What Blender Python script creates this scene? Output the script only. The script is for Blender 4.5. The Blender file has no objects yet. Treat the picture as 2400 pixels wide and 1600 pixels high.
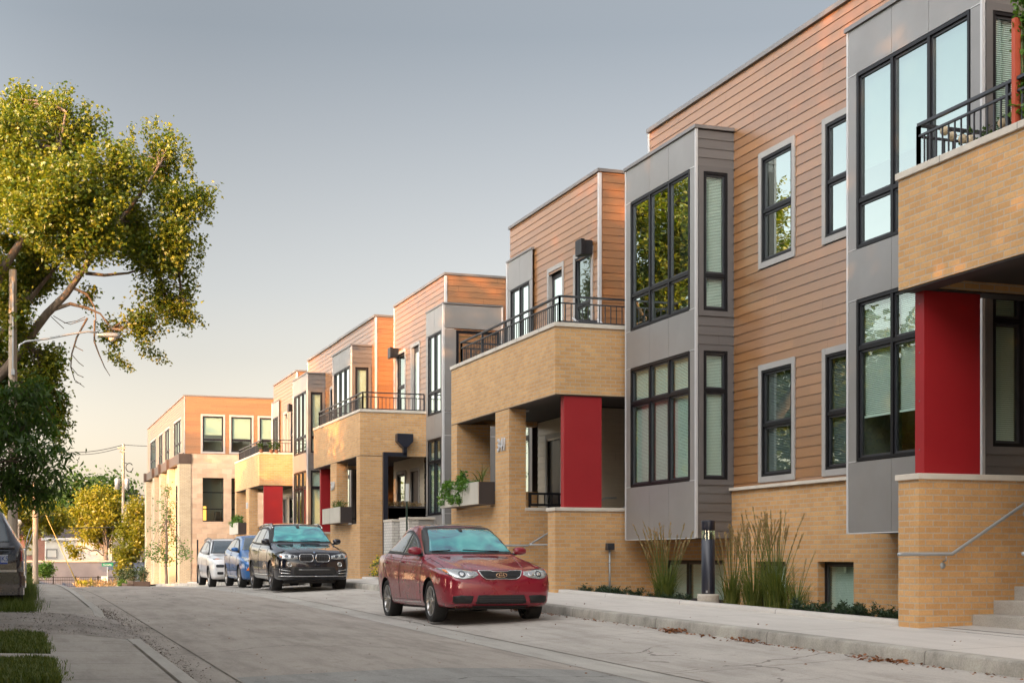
import bpy, bmesh, math, random
import numpy as np
from math import sin, cos, tan, atan, pi, sqrt, radians as R
from mathutils import Vector, Matrix
from mathutils.bvhtree import BVHTree
random.seed(7); RNG = np.random.default_rng(7)
SC = bpy.context.scene
COL = SC.collection
F_ = 3387.0; CXP = 1200.0; HYP = 1308.0; TH = atan((1200-17)/F_)

# ------------------------------------------------------------------ tags
def tag(o, label=None, cat=None, group=None, kind=None):
    if label: o['label'] = label
    if cat: o['category'] = cat
    if group: o['group'] = group
    if kind: o['kind'] = kind
    return o
def empty(name, loc, label=None, cat=None, group=None, rz=0.0):
    o = bpy.data.objects.new(name, None); COL.objects.link(o)
    o.location = loc; o.rotation_euler = (0, 0, rz); o.empty_display_size = 0.2
    return tag(o, label, cat, group)
def worldloc(o):
    v = Vector((0, 0, 0))
    while o is not None:
        v = v + Vector(o.location); o = o.parent
    return v
def copy_tree(o, parent=None):
    c = o.copy(); COL.objects.link(c); c.parent = parent
    for ch in [q for q in bpy.data.objects if q.parent == o]:
        copy_tree(ch, c)
    return c

# ------------------------------------------------------------------ mesh builder (vertices in world space)
class MB:
    def __init__(s): s.v = []; s.f = []
    def add(s, vs, fs):
        n = len(s.v); s.v.extend(vs); s.f.extend([tuple(i+n for i in f) for f in fs]); return s
    def box(s, x0, x1, y0, y1, z0, z1):
        if x0 > x1: x0, x1 = x1, x0
        if y0 > y1: y0, y1 = y1, y0
        if z0 > z1: z0, z1 = z1, z0
        return s.add([(x0,y0,z0),(x1,y0,z0),(x1,y1,z0),(x0,y1,z0),(x0,y0,z1),(x1,y0,z1),(x1,y1,z1),(x0,y1,z1)],
            [(0,3,2,1),(4,5,6,7),(0,1,5,4),(1,2,6,5),(2,3,7,6),(3,0,4,7)])
    def quad(s, a, b, c, d): return s.add([a,b,c,d], [(0,1,2,3)])
    def tube(s, pts, rad, n=8, cap=True):
        pts = [Vector(p) for p in pts]
        if not hasattr(rad, '__len__'): rad = [rad]*len(pts)
        m = len(pts); base = len(s.v); prev = None
        for i, p in enumerate(pts):
            if i == 0: t = pts[1]-pts[0]
            elif i == m-1: t = pts[-1]-pts[-2]
            else: t = (pts[i+1]-pts[i]).normalized()+(pts[i]-pts[i-1]).normalized()
            if t.length < 1e-9: t = Vector((0,0,1))
            t.normalize()
            if prev is None:
                a = Vector((0,0,1)) if abs(t.z) < .9 else Vector((1,0,0))
                u = t.cross(a).normalized()
            else:
                u = (prev - t*prev.dot(t))
                if u.length < 1e-6: u = t.orthogonal()
                u.normalize()
            prev = u; w = t.cross(u)
            for k in range(n):
                a = 2*pi*k/n
                s.v.append(tuple(p + (u*cos(a)+w*sin(a))*rad[i]))
        for i in range(m-1):
            for k in range(n):
                k2 = (k+1) % n
                s.f.append((base+i*n+k, base+i*n+k2, base+(i+1)*n+k2, base+(i+1)*n+k))
        if cap:
            s.f.append(tuple(base+k for k in range(n))[::-1]); s.f.append(tuple(base+(m-1)*n+k for k in range(n)))
        return s
    def lathe(s, c, axis, prof, n=24):
        # prof: list of (r, h) along axis
        c = Vector(c); a = Vector(axis).normalized(); u = a.orthogonal().normalized(); w = a.cross(u)
        base = len(s.v); m = len(prof)
        for r, h in prof:
            for k in range(n):
                t = 2*pi*k/n
                s.v.append(tuple(c + a*h + (u*cos(t)+w*sin(t))*max(r, 1e-4)))
        for i in range(m-1):
            for k in range(n):
                k2 = (k+1) % n
                s.f.append((base+i*n+k, base+i*n+k2, base+(i+1)*n+k2, base+(i+1)*n+k))
        return s
    def build(s, name, mat, parent=None, smooth=False, bevel=0.0):
        off = worldloc(parent) if parent is not None else Vector((0,0,0))
        me = bpy.data.meshes.new(name)
        arr = np.array(s.v, dtype=np.float64).reshape(-1,3) - np.array(off)
        me.from_pydata(arr.tolist(), [], s.f)
        if mat: me.materials.append(mat)
        me.update()
        o = bpy.data.objects.new(name, me); COL.objects.link(o)
        if parent is not None: o.parent = parent
        if smooth:
            me.polygons.foreach_set('use_smooth', [True]*len(me.polygons))
        if bevel > 0:
            b = o.modifiers.new('b', 'BEVEL'); b.width = bevel; b.segments = 2; b.limit_method = 'ANGLE'; b.harden_normals = False
        return o

def np_mesh(name, V, Fq, mat, parent=None):
    """fast mesh from arrays: V (n,3), Fq (m,k) all faces k-gons"""
    off = np.array(worldloc(parent)) if parent is not None else np.zeros(3)
    me = bpy.data.meshes.new(name)
    n = len(V); m, k = Fq.shape
    me.vertices.add(n); me.vertices.foreach_set('co', (V-off).astype(np.float32).ravel())
    me.loops.add(m*k); me.loops.foreach_set('vertex_index', Fq.astype(np.int32).ravel())
    me.polygons.add(m)
    me.polygons.foreach_set('loop_start', np.arange(0, m*k, k, dtype=np.int32))
    me.polygons.foreach_set('loop_total', np.full(m, k, dtype=np.int32))
    me.materials.append(mat); me.update(calc_edges=True)
    o = bpy.data.objects.new(name, me); COL.objects.link(o)
    if parent is not None: o.parent = parent
    return o

# ------------------------------------------------------------------ materials
MATS = {}
def mat(name, col=(.5,.5,.5), rough=.6, metal=0.0, spec=.5, coat=0.0, emit=None, estr=1.0, coat_rough=.05):
    m = bpy.data.materials.new(name); m.use_nodes = True
    b = m.node_tree.nodes['Principled BSDF']
    b.inputs['Base Color'].default_value = (*col, 1); b.inputs['Roughness'].default_value = rough
    b.inputs['Metallic'].default_value = metal; b.inputs['Specular IOR Level'].default_value = spec
    b.inputs['Coat Weight'].default_value = coat; b.inputs['Coat Roughness'].default_value = coat_rough
    if emit: b.inputs['Emission Color'].default_value = (*emit,1); b.inputs['Emission Strength'].default_value = estr
    MATS[name] = m
    return m
class NT:
    """tiny node helper"""
    def __init__(s, m): s.m = m; s.t = m.node_tree; s.n = s.t.nodes; s.b = s.n.get('Principled BSDF')
    def new(s, ty, **kw):
        n = s.n.new(ty)
        for k, v in kw.items(): setattr(n, k, v)
        return n
    def link(s, a, b): s.t.links.new(a, b)
    def val(s, x):
        n = s.new('ShaderNodeValue'); n.outputs[0].default_value = x; return n.outputs[0]
    def math(s, op, a, b=0.0, c=None):
        n = s.new('ShaderNodeMath', operation=op)
        for i, q in enumerate((a, b) if c is None else (a, b, c)):
            if hasattr(q, 'is_output'): s.link(q, n.inputs[i])
            else: n.inputs[i].default_value = q
        return n.outputs[0]
    def pos(s): return s.new('ShaderNodeNewGeometry').outputs['Position']
    def xyz(s, v):
        n = s.new('ShaderNodeSeparateXYZ'); s.link(v, n.inputs[0]); return n.outputs
    def comb(s, x=0.0, y=0.0, z=0.0):
        n = s.new('ShaderNodeCombineXYZ')
        for i, q in enumerate((x, y, z)):
            if hasattr(q, 'is_output'): s.link(q, n.inputs[i])
            else: n.inputs[i].default_value = q
        return n.outputs[0]
    def scale(s, v, sx, sy, sz):
        n = s.new('ShaderNodeMapping'); n.inputs['Scale'].default_value = (sx, sy, sz); s.link(v, n.inputs[0]); return n.outputs[0]
    def noise(s, v, sc=5.0, det=4.0, rough=.55, dist=0.0):
        n = s.new('ShaderNodeTexNoise'); n.inputs['Scale'].default_value = sc; n.inputs['Detail'].default_value = det
        n.inputs['Roughness'].default_value = rough; n.inputs['Distortion'].default_value = dist
        if v is not None: s.link(v, n.inputs['Vector'])
        return n.outputs['Fac']
    def ramp(s, f, stops):
        n = s.new('ShaderNodeValToRGB'); e = n.color_ramp.elements
        while len(e) < len(stops): e.new(.5)
        for i, (p, c) in enumerate(stops):
            e[i].position = p; e[i].color = (*c, 1) if len(c) == 3 else c
        s.link(f, n.inputs[0]); return n.outputs[0]
    def mix(s, f, a, b, mode='MIX'):
        n = s.new('ShaderNodeMix', data_type='RGBA', blend_type=mode)
        for i, q in ((0, f), (6, a), (7, b)):
            if hasattr(q, 'is_output'): s.link(q, n.inputs[i])
            else: n.inputs[i].default_value = q if not hasattr(q, '__len__') else (*q, 1)
        return n.outputs[2]
    def bump(s, h, strength=.3, dist=.01, normal=None):
        n = s.new('ShaderNodeBump'); n.inputs['Strength'].default_value = strength; n.inputs['Distance'].default_value = dist
        s.link(h, n.inputs['Height'])
        if normal is not None: s.link(normal, n.inputs['Normal'])
        s.link(n.outputs[0], s.b.inputs['Normal']); return n.outputs[0]
    def base(s, c): s.link(c, s.b.inputs['Base Color'])
    def rough(s, c): s.link(c, s.b.inputs['Roughness'])

def brick_mat(name, c1, c2, mortar, w=.215, h=.075, ms=.0085, bump=.5):
    m = mat(name, c1, .68, spec=.5); t = NT(m)
    p = t.pos(); x, y, z = t.xyz(p)
    u = t.math('ADD', x, y)
    uv = t.comb(u, z, 0.0)
    b = t.new('ShaderNodeTexBrick'); b.offset = .5; b.squash = 1.0
    b.inputs['Scale'].default_value = 1.0; b.inputs['Brick Width'].default_value = w; b.inputs['Row Height'].default_value = h
    b.inputs['Mortar Size'].default_value = ms; b.inputs['Mortar Smooth'].default_value = .15; b.inputs['Bias'].default_value = 0.0
    b.inputs['Color1'].default_value = (*c1,1); b.inputs['Color2'].default_value = (*c2,1); b.inputs['Mortar'].default_value = (*mortar,1)
    t.link(uv, b.inputs['Vector'])
    n1 = t.noise(p, 1.3, 3); n2 = t.noise(p, 45, 3)
    c = t.mix(.35, b.outputs['Color'], t.ramp(n1, [(.3,(.78,.76,.74)),(.7,(1.12,1.1,1.08))]), 'MULTIPLY')
    c = t.mix(.35, c, t.ramp(n2, [(.3,(.7,.7,.7)),(.7,(1.15,1.15,1.15))]), 'MULTIPLY')
    n3 = t.noise(t.scale(p, 1, 1, .35), 2.4, 6, .7); c = t.mix(.16, c, t.ramp(n3, [(.36,(.62,.58,.55)),(.5,(1,1,1)),(.74,(1.18,1.18,1.2))]), 'MULTIPLY')
    t.base(c)
    hgt = t.math('SUBTRACT', t.math('MULTIPLY', n2, .25), b.outputs['Fac'])
    t.bump(hgt, bump, .006)
    return m
def noisy(name, c1, c2, sc=4.0, rough=.6, bump=.15, bsc=60.0, metal=0.0, spec=.4, stretch=(1,1,1), coat=0.0):
    m = mat(name, c1, rough, metal, spec, coat); t = NT(m)
    p = t.scale(t.pos(), *stretch)
    n = t.noise(p, sc, 5); t.base(t.ramp(n, [(.3, c1), (.7, c2)]))
    if bump: t.bump(t.noise(p, bsc, 3), bump, .004)
    return m
def concrete(name, c, var=.16, joint=None, stain=.25, fine=.3, cracks=False):
    m = mat(name, c, .88, spec=.2); t = NT(m); p = t.pos()
    d = tuple(q*(1-var) for q in c); l = tuple(min(1, q*(1+var)) for q in c)
    a = t.noise(p, .45, 5, .6, .4); col = t.ramp(a, [(.28, d), (.72, l)])
    b = t.noise(t.scale(p, 2.2, .35, 1), 1.6, 6, .7)
    col = t.mix(stain, col, t.ramp(b, [(.35,(.45,.43,.41)),(.55,(1,1,1)),(.8,(1.15,1.14,1.12))]), 'MULTIPLY')
    if cracks:
        vo = t.new('ShaderNodeTexVoronoi', feature='DISTANCE_TO_EDGE'); vo.inputs['Scale'].default_value = .22
        wv = t.new('ShaderNodeTexNoise'); wv.inputs['Scale'].default_value = 1.1; wv.inputs['Detail'].default_value = 6; t.link(p, wv.inputs['Vector'])
        ad = t.new('ShaderNodeVectorMath', operation='ADD'); sc_ = t.new('ShaderNodeVectorMath', operation='SCALE'); sc_.inputs[3].default_value = .9; t.link(wv.outputs['Color'], sc_.inputs[0]); t.link(p, ad.inputs[0]); t.link(sc_.outputs[0], ad.inputs[1]); t.link(ad.outputs[0], vo.inputs['Vector'])
        ck = t.math('MULTIPLY', t.math('LESS_THAN', vo.outputs[0], .0035), t.math('GREATER_THAN', t.noise(p, .35, 2), .52))
        col = t.mix(t.math('MULTIPLY', ck, .55), col, (.06,.05,.045))
        sp_ = t.noise(p, 7, 3, .5); col = t.mix(.5, col, t.ramp(sp_, [(.60,(1,1,1)),(.70,(.72,.70,.68))]), 'MULTIPLY')
    f = t.noise(p, 55, 4, .7)
    col = t.mix(fine, col, t.ramp(f, [(.3,(.55,.55,.55)),(.6,(1.1,1.1,1.1))]), 'MULTIPLY')
    if joint:
        x, y, z = t.xyz(p)
        g = None
        for ax, per, off, wd in joint:
            q = t.math('ADD', {'x':x,'y':y}[ax], off+1000*per)
            q = t.math('ADD', q, t.math('MULTIPLY', t.math('SUBTRACT', t.noise(p, 2.5, 3), .5), .03))
            fr = t.math('MODULO', q, per)
            k = t.math('LESS_THAN', fr, wd)
            g = k if g is None else t.math('MAXIMUM', g, k)
        col = t.mix(t.math('MULTIPLY', g, .6), col, (.07,.06,.05))
    t.base(col); t.bump(f, .25, .004)
    return m

M = {}
M['brick'] = brick_mat('tan_brick', (.61,.355,.145), (.51,.28,.105), (.45,.36,.26))
M['palebrick'] = brick_mat('pale_brick', (.52,.42,.28), (.46,.36,.23), (.30,.25,.19), bump=.35)
M['white_brick'] = brick_mat('white_brick', (.62,.60,.55), (.55,.53,.49), (.35,.33,.3))
M['cap'] = noisy('limestone_cap', (.50,.45,.38), (.60,.55,.47), 3, .8, .2)
def siding_mat(name, c, rough, vari=.12, spec=.5):
    m = mat(name, c, rough, spec=spec); t = NT(m); p = t.pos(); x, y, z = t.xyz(p)
    row = t.math('FLOOR', t.math('DIVIDE', z, .165))
    wn = t.new('ShaderNodeTexWhiteNoise', noise_dimensions='2D')
    blk = t.math('FLOOR', t.math('ADD', t.math('DIVIDE', t.math('ADD', x, y), 3.6), t.math('MULTIPLY', row, .37)))
    t.link(t.comb(row, blk, 0.0), wn.inputs['Vector'])
    col = t.ramp(wn.outputs['Value'], [(0, tuple(q*(1-vari) for q in c)), (1, tuple(q*(1+vari) for q in c))])
    n = t.noise(t.scale(p, 1, 1, 9), 3.0, 5)
    col = t.mix(.4, col, t.ramp(n, [(.3,(.8,.8,.8)),(.7,(1.12,1.12,1.12))]), 'MULTIPLY')
    t.base(col); t.bump(t.noise(t.scale(p, 1.5, 1.5, 14), 12, 4), .12, .002); t.b.inputs['Coat Weight'].default_value = .6 if spec == .5 and c[0] > c[2]*3 else .3; t.b.inputs['Coat IOR'].default_value = 1.95; t.b.inputs['Coat Roughness'].default_value = .28
    return m
M['brown'] = siding_mat('brown_siding', (.25,.112,.036), .40, spec=.5)
M['gray'] = siding_mat('gray_siding', (.105,.098,.094), .42, .08)
M['beige'] = siding_mat('beige_siding', (.50,.43,.32), .6, .05)
M['panel'] = noisy('gray_panel', (.185,.178,.17), (.215,.21,.203), 1.5, .36, .05, 20, spec=.7)
M['trim'] = noisy('gray_trim', (.30,.29,.275), (.33,.32,.305), 3, .5, .05)
M['darktrim'] = noisy('dark_gray_trim', (.115,.108,.104), (.13,.122,.118), 3, .5, .05)
M['white'] = mat('white_trim', (.47,.47,.47), .5)
M['black'] = mat('black_frame', (.007,.007,.009), .4, spec=.25)
M['steel'] = mat('gray_steel', (.035,.037,.044), .38, metal=.2)
M['flash'] = mat('metal_flashing', (.20,.19,.185), .4, metal=.5)
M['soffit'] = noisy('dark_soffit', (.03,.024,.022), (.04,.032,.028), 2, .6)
M['red'] = noisy('red_panel', (.27,.008,.012), (.31,.012,.016), 1.2, .5, .04)
M['dark'] = mat('dark_room', (.02,.02,.022), .9)
M['room'] = mat('room_wall', (.16,.15,.13), .9)
M['blind'] = mat('white_blind', (.72,.73,.70), .6)
M['shade'] = mat('roller_shade', (.36,.37,.31), .8)
M['roof'] = mat('flat_roof', (.25,.25,.25), .9)
M['galv'] = noisy('galvanised_rail', (.33,.35,.36), (.40,.42,.43), 6, .45, .05, metal=.4)
M['planter'] = noisy('planter_panel', (.44,.41,.35), (.50,.47,.40), 2, .6, .05)
M['planterdark'] = mat('planter_dark', (.028,.022,.022), .5)
M['soil'] = noisy('soil', (.05,.03,.02), (.10,.06,.035), 8, .95, .6)
M['mulch'] = noisy('mulch', (.035,.022,.014), (.12,.075,.045), 14, .95, .8, 40)
M['wood'] = noisy('pole_wood', (.26,.21,.16), (.38,.31,.24), 3, .85, .3, 20, stretch=(6,6,.6))
M['redwood'] = mat('red_stained_wood', (.42,.07,.03), .6)
M['globe'] = mat('lantern_globe', (.62,.50,.33), .7)
M['black_metal'] = mat('black_metal', (.010,.011,.014), .38, metal=.2)
M['navy'] = mat('black_post_paint', (.012,.014,.024), .35)
M['lens'] = mat('clear_lens', (.6,.55,.45), .15)
M['concrete_block'] = concrete('concrete_block', (.46,.42,.36))
M['stucco'] = None
def glass_mat(name, tint=(.80,.94,.88), base=.04, mul=1.0, rough=.0):
    m = bpy.data.materials.new(name); m.use_nodes = True; t = NT(m)
    t.n.remove(t.b); out = t.n['Material Output']
    tr = t.new('ShaderNodeBsdfTransparent'); tr.inputs[0].default_value = (*tint,1)
    gl = t.new('ShaderNodeBsdfGlossy'); gl.inputs['Roughness'].default_value = rough; gl.inputs['Color'].default_value = (.87,1,.95,1)
    g = t.new('ShaderNodeNewGeometry'); dp = t.new('ShaderNodeVectorMath', operation='DOT_PRODUCT')
    t.link(g.outputs['Incoming'], dp.inputs[0]); t.link(g.outputs['Normal'], dp.inputs[1])
    c1 = t.math('SUBTRACT', 1.0, t.math('ABSOLUTE', dp.outputs['Value']))
    fr = t.math('ADD', .045, t.math('MULTIPLY', t.math('POWER', c1, 4.2), .955))   # Schlick curve, two pane surfaces
    k = t.math('MINIMUM', t.math('ADD', t.math('MULTIPLY', fr, 1.7*mul), base), 1.0)
    # slight waviness of the panes
    n = t.new('ShaderNodeBump'); n.inputs['Strength'].default_value = .02; n.inputs['Distance'].default_value = .05
    t.link(t.noise(t.pos(), 1.6, 2), n.inputs['Height']); t.link(n.outputs[0], gl.inputs['Normal'])
    mx = t.new('ShaderNodeMixShader'); t.link(k, mx.inputs[0]); t.link(tr.outputs[0], mx.inputs[1]); t.link(gl.outputs[0], mx.inputs[2])
    t.link(mx.outputs[0], out.inputs['Surface'])
    return m
M['glass'] = glass_mat('window_glass')
M['glass2'] = glass_mat('window_glass_reflective', (.45,.6,.56), .22, 1.8)
def leaf_mat(name, c1, c2, trans=.45):
    m = bpy.data.materials.new(name); m.use_nodes = True; t = NT(m); t.n.remove(t.b); out = t.n['Material Output']
    g = t.new('ShaderNodeNewGeometry')
    col = t.ramp(g.outputs['Random Per Island'], [(0, c1), (1, c2)])
    d = t.new('ShaderNodeBsdfDiffuse'); t.link(col, d.inputs[0])
    tl = t.new('ShaderNodeBsdfTranslucent'); t.link(t.mix(1.0, col, (1.0,1.05,.45), 'MULTIPLY'), tl.inputs[0])
    gl = t.new('ShaderNodeBsdfGlossy'); gl.inputs['Roughness'].default_value = .45; gl.inputs[0].default_value = (.5,.5,.5,1)
    a = t.new('ShaderNodeMixShader'); a.inputs[0].default_value = trans; t.link(d.outputs[0], a.inputs[1]); t.link(tl.outputs[0], a.inputs[2])
    b = t.new('ShaderNodeMixShader'); b.inputs[0].default_value = .06; t.link(a.outputs[0], b.inputs[1]); t.link(gl.outputs[0], b.inputs[2])
    t.link(b.outputs[0], out.inputs['Surface']); return m
M['leaf'] = leaf_mat('maple_leaf', (.055,.115,.012), (.27,.26,.015))
M['leaf_dark'] = leaf_mat('dark_leaf', (.030,.070,.015), (.075,.14,.03))
M['leaf_peach'] = leaf_mat('narrow_leaf', (.04,.095,.018), (.12,.21,.04))
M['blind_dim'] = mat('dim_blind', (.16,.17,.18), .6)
M['leaf_gold'] = leaf_mat('yellow_green_leaf', (.15,.16,.012), (.36,.31,.02))
M['leaf_bright'] = leaf_mat('bright_leaf', (.045,.125,.018), (.13,.25,.035))
M['juniper'] = leaf_mat('juniper_leaf', (.02,.042,.022), (.045,.08,.035), .2)
M['grass'] = leaf_mat('grass_blade', (.065,.11,.02), (.18,.20,.045), .3)
M['lawn'] = leaf_mat('lawn_blade', (.06,.11,.015), (.15,.18,.03), .3)
M['plume'] = leaf_mat('grass_plume', (.25,.16,.07), (.38,.26,.12), .2)
M['dryleaf'] = leaf_mat('dry_leaf', (.13,.045,.02), (.28,.12,.05), .1)
M['bark'] = noisy('bark', (.10,.075,.055), (.19,.145,.11), 3, .9, .6, 25, stretch=(4,4,1))
M['bark_light'] = noisy('light_bark', (.20,.165,.13), (.30,.25,.20), 3, .9, .4, 25, stretch=(4,4,1))
M['flower'] = mat('yellow_flower', (.75,.55,.03), .7)
# ------------------------------------------------------------------ terrain profile (z=0 is the eye height)
_LP = [(-40,0.0),(0,0.0),(30,.38),(36,.42),(42,.40),(48,.32),(54,.20),(60,.07),(70,-.15),(90,-.50),(110,-1.0),(130,-1.55),(160,-2.2),(300,-4.0),(900,-6.0)]
_ly = np.array([a for a,b in _LP]); _lz = np.array([b for a,b in _LP])
def LZ(y):
    # smoothed piecewise profile
    return float(np.mean([np.interp(y+d, _ly, _lz) for d in (-3,-1.5,0,1.5,3)]))
def sheet(name, xs, ys, zf, m, kind='structure'):
    mb = MB(); nx = len(xs)
    for y in ys:
        for i, x in enumerate(xs):
            mb.v.append((x, y, zf(i, x, y)))
    for j in range(len(ys)-1):
        for i in range(nx-1):
            a = j*nx+i; mb.f.append((a, a+1, a+nx+1, a+nx))
    o = mb.build(name, m, smooth=True); tag(o, kind=kind); return o
YS = list(np.arange(-30, 150.1, 1.0))
M['road'] = concrete('road_concrete', (.36,.325,.285), .13, [('y', 5.2, 2.8, .022)], .42, .5, True)
M['lane'] = concrete('lane_concrete', (.42,.39,.35), .12, [('y', 4.6, 1.1, .022)], .36, .42, True)
M['walkc'] = concrete('sidewalk_concrete', (.50,.47,.43), .08, [('y', 3.05, .4, .018)], .16, .22)
M['walkl'] = concrete('old_sidewalk_concrete', (.38,.35,.31), .12, [('y', 1.52, .2, .022)], .4, .45, True)
M['kerbc'] = concrete('kerb_concrete', (.42,.40,.36), .15, None, .3, .4)
M['gravel'] = concrete('gravel_drive', (.33,.30,.27), .25, None, .5, .9)
m = M['kerbs'] = concrete('stained_kerb', (.36,.345,.31), .2, [('y', 3.05, .4, .02)], .1, .5)
t = NT(m); p = t.pos()   # weathering streaks with a shape of their own
st = t.noise(t.scale(p, 1, 1.3, 1.0), 1.7, 6, .7)
t.base(t.mix(.75, t.b.inputs['Base Color'].links[0].from_socket, t.ramp(st, [(.34,(.42,.42,.40)),(.50,(.85,.83,.80)),(.66,(1.15,1.13,1.08))]), 'MULTIPLY'))
M['ground'] = noisy('ground_grass', (.035,.055,.012), (.09,.10,.03), 1.2, .95, .6, 20)

hx = lambda prof: (lambda i, x, y: -prof[i]+LZ(y))
sheet('road', [1.45,1.9,3.0,3.7,4.6,5.45], YS, hx([1.25,1.243,1.215,1.20,1.225,1.27]), M['road'])
sheet('gutter', [5.45,5.72,6.02], YS, hx([1.27,1.282,1.28]), M['kerbc'])
sheet('parking_lane', [6.02,7.2,8.32], YS, hx([1.28,1.225,1.17]), M['lane'])
# seams in the paving: narrow dark sealed joints, 4 mm above the slabs
M['seam'] = noisy('joint_sealant', (.08,.065,.05), (.17,.15,.12), 3, .9, .3)
for xx, hh, ww in ((1.92,1.243,.022),(5.45,1.27,.012),(6.02,1.28,.020)):
    sheet('paving_joint', [xx-ww/2, xx+ww/2], YS, lambda i,x,y,hh=hh,xx=xx: -hh+.004+LZ(y)+(0.0), M['seam'])
# right kerb and sidewalk
def strip(name, pts, ys, m, jitter=0):
    """extruded cross-section: pts [(x,h)]"""
    return sheet(name, [p[0] for p in pts], ys, lambda i,x,y: -pts[i][1]+LZ(y), m)
YR = [y for y in YS if y <= 88]
strip('kerb', [(8.315,1.20),(8.33,1.055),(8.345,1.035),(8.52,1.03)], YR, M['kerbs'])
strip('sidewalk', [(8.52,1.03),(9.4,1.015),(10.16,1.0)], YR, M['walkc'])
for ya, yb in ((14.87,26.35),(33.36,43.3),(50.2,60.8),(68.7,88.0)):
    ys_ = list(np.linspace(ya, yb, int((yb-ya)/1.0)+2))
    strip('sidewalk_edge', [(10.16,1.0),(10.165,.945),(10.19,.935),(10.36,.935),(10.38,.99)], ys_, M['walkc'])
strip('planting_bed', [(10.36,.985),(11.1,1.12),(12.6,1.2)], [y for y in YR], M['mulch'])
# wider paving in front of the stairs
for ya, yb in ((11.9,14.44),(26.77,29.1),(47.2,49.5),(61.4,64.2)):
    strip('sidewalk', [(10.155,.997),(10.9,.975)], list(np.linspace(ya,yb,4)), M['walkc'])
# left kerb, sidewalk, grass; a gravel drive crosses at Y 18-23
DRX = [-14,-3,-.5,.4,.9,1.3,1.62]; DRH = [1.05,1.07,1.10,1.118,1.135,1.19,1.246]
def left(ya, yb):
    ys = sorted(set(list(np.linspace(ya, yb, max(2, int((yb-ya)/1.0)+1)))+[q for q in (17.9,17.6,17.2,16.6,23.2,23.5,23.9,24.5) if ya <= q <= yb]))
    def zz(pts):
        def f(i, x, y):
            g = min(1.0, min(abs(y-17.9), abs(y-23.2))/1.1) if 10 < y < 30 else 1.0
            g = g*g*(3-2*g); hd = float(np.interp(x, DRX, DRH)); return -(pts[i][1]*g+hd*(1-g))+LZ(y)
        return f
    k = [(1.455,1.26),(1.44,1.14),(1.42,1.122),(1.30,1.118),(1.285,1.125)]
    sheet('kerb', [p[0] for p in k], ys, zz(k), M['kerbc'])
    k2 = [(1.283,1.128),(.85,1.115),(.40,1.108)]
    sheet('sidewalk', [p[0] for p in k2], ys, zz(k2), M['walkl'])
left(-10, 17.9); left(23.2, 72)
sheet('kerb_joint', [1.272,1.295], [y for y in YS if -10<=y<=16], lambda i,x,y: -1.119+LZ(y), M['seam'])
sheet('kerb_joint', [1.272,1.295], list(np.arange(25.0,72,1.0)), lambda i,x,y: -1.119+LZ(y), M['seam'])
ysd = list(np.linspace(17.9, 23.2, 12))
sheet('driveway', [-14,-3,-.5,.4,.9,1.3,1.62], ysd, lambda i,x,y: (-1.05,-1.07,-1.10,-1.118,-1.135,-1.19,-1.246)[i]+LZ(y)+.012*math.sin(x*5+y*3)*math.sin(pi*(y-17.9)/5.3), M['gravel'])
# lawns on the left (grass blades are added later)
sheet('ground', [-60,-20,-8,-3,-.6,.40], [y for y in YS if y <= 17]+[17.9], lambda i,x,y: (-1.0,-1.0,-1.0,-1.03,-1.09,-1.125)[i]+LZ(y), M['ground'])
sheet('ground', [-60,-20,-8,-3,-.6,.40], [23.2,24.0,24.8]+list(np.arange(26,150,2.0)), lambda i,x,y: (-1.0,-1.0,-1.0,-1.03,-1.09,-1.125)[i]-(.13*min(1,max(0,(y-23.2)/1.6)) if i < 5 else 0)+LZ(y), M['ground'])
sheet('path', [-9,-2,.40], [14.0,14.35,14.75], lambda i,x,y: (-.985,-1.03,-1.112)[i]+LZ(y), M['walkl'])
# far ground sheet to the horizon
def farz(i, x, y):
    return LZ(max(min(y, 880), -35)) - 1.42
sheet('terrain', [-1500,-400,-120,-40,0,40,120,400,1500], [-1500,-300,-60,0,30,45,55,65,75,90,110,130,160,220,400,900,1800], farz, M['ground'])
# grass verge beside the far building
strip('verge', [(8.34,1.06),(9.4,1.02),(14,1.02)], list(np.arange(78,125,2.0)), M['ground'])

M['patch'] = concrete('asphalt_patch', (.30,.295,.275), .12, None, .4, .5, True)
sheet('road_patch', [1.95,3.0,3.7,4.6,5.4], [4,6,8,10,12,13.15], lambda i,x,y: -(1.243,1.215,1.20,1.225,1.266)[i]+.004+LZ(y)+(.0 if y < 13 else 0), M['patch'])
# ------------------------------------------------------------------ façade kit
# a façade frame: ('X', x, sgn) plane of constant X, outward along sgn*X, horizontal coordinate = Y ; ('Y', y, sgn) likewise
def fb(mb, fr, u0, u1, d0, d1, z0, z1):
    ax, c, s = fr
    if ax == 'X': mb.box(c+s*d0, c+s*d1, u0, u1, z0, z1)
    else: mb.box(u0, u1, c+s*d0, c+s*d1, z0, z1)
def fp(fr, u, d, z):
    ax, c, s = fr
    return (c+s*d, u, z) if ax == 'X' else (u, c+s*d, z)
def rects(u0, u1, z0, z1, holes):
    us = sorted(set([u0, u1]+[min(max(q, u0), u1) for h in holes for q in h[:2]]))
    zs = sorted(set([z0, z1]+[min(max(q, z0), z1) for h in holes for q in h[2:]]))
    out = []
    for b in range(len(zs)-1):
        run = None
        for a in range(len(us)-1):
            cu = (us[a]+us[a+1])/2; cz = (zs[b]+zs[b+1])/2
            inside = any(h[0] < cu < h[1] and h[2] < cz < h[3] for h in holes)
            if not inside:
                run = (run[0], us[a+1]) if run else (us[a], us[a+1])
            if inside or a == len(us)-2:
                if run: out.append((run[0], run[1], zs[b], zs[b+1])); run = None
    return out
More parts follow.
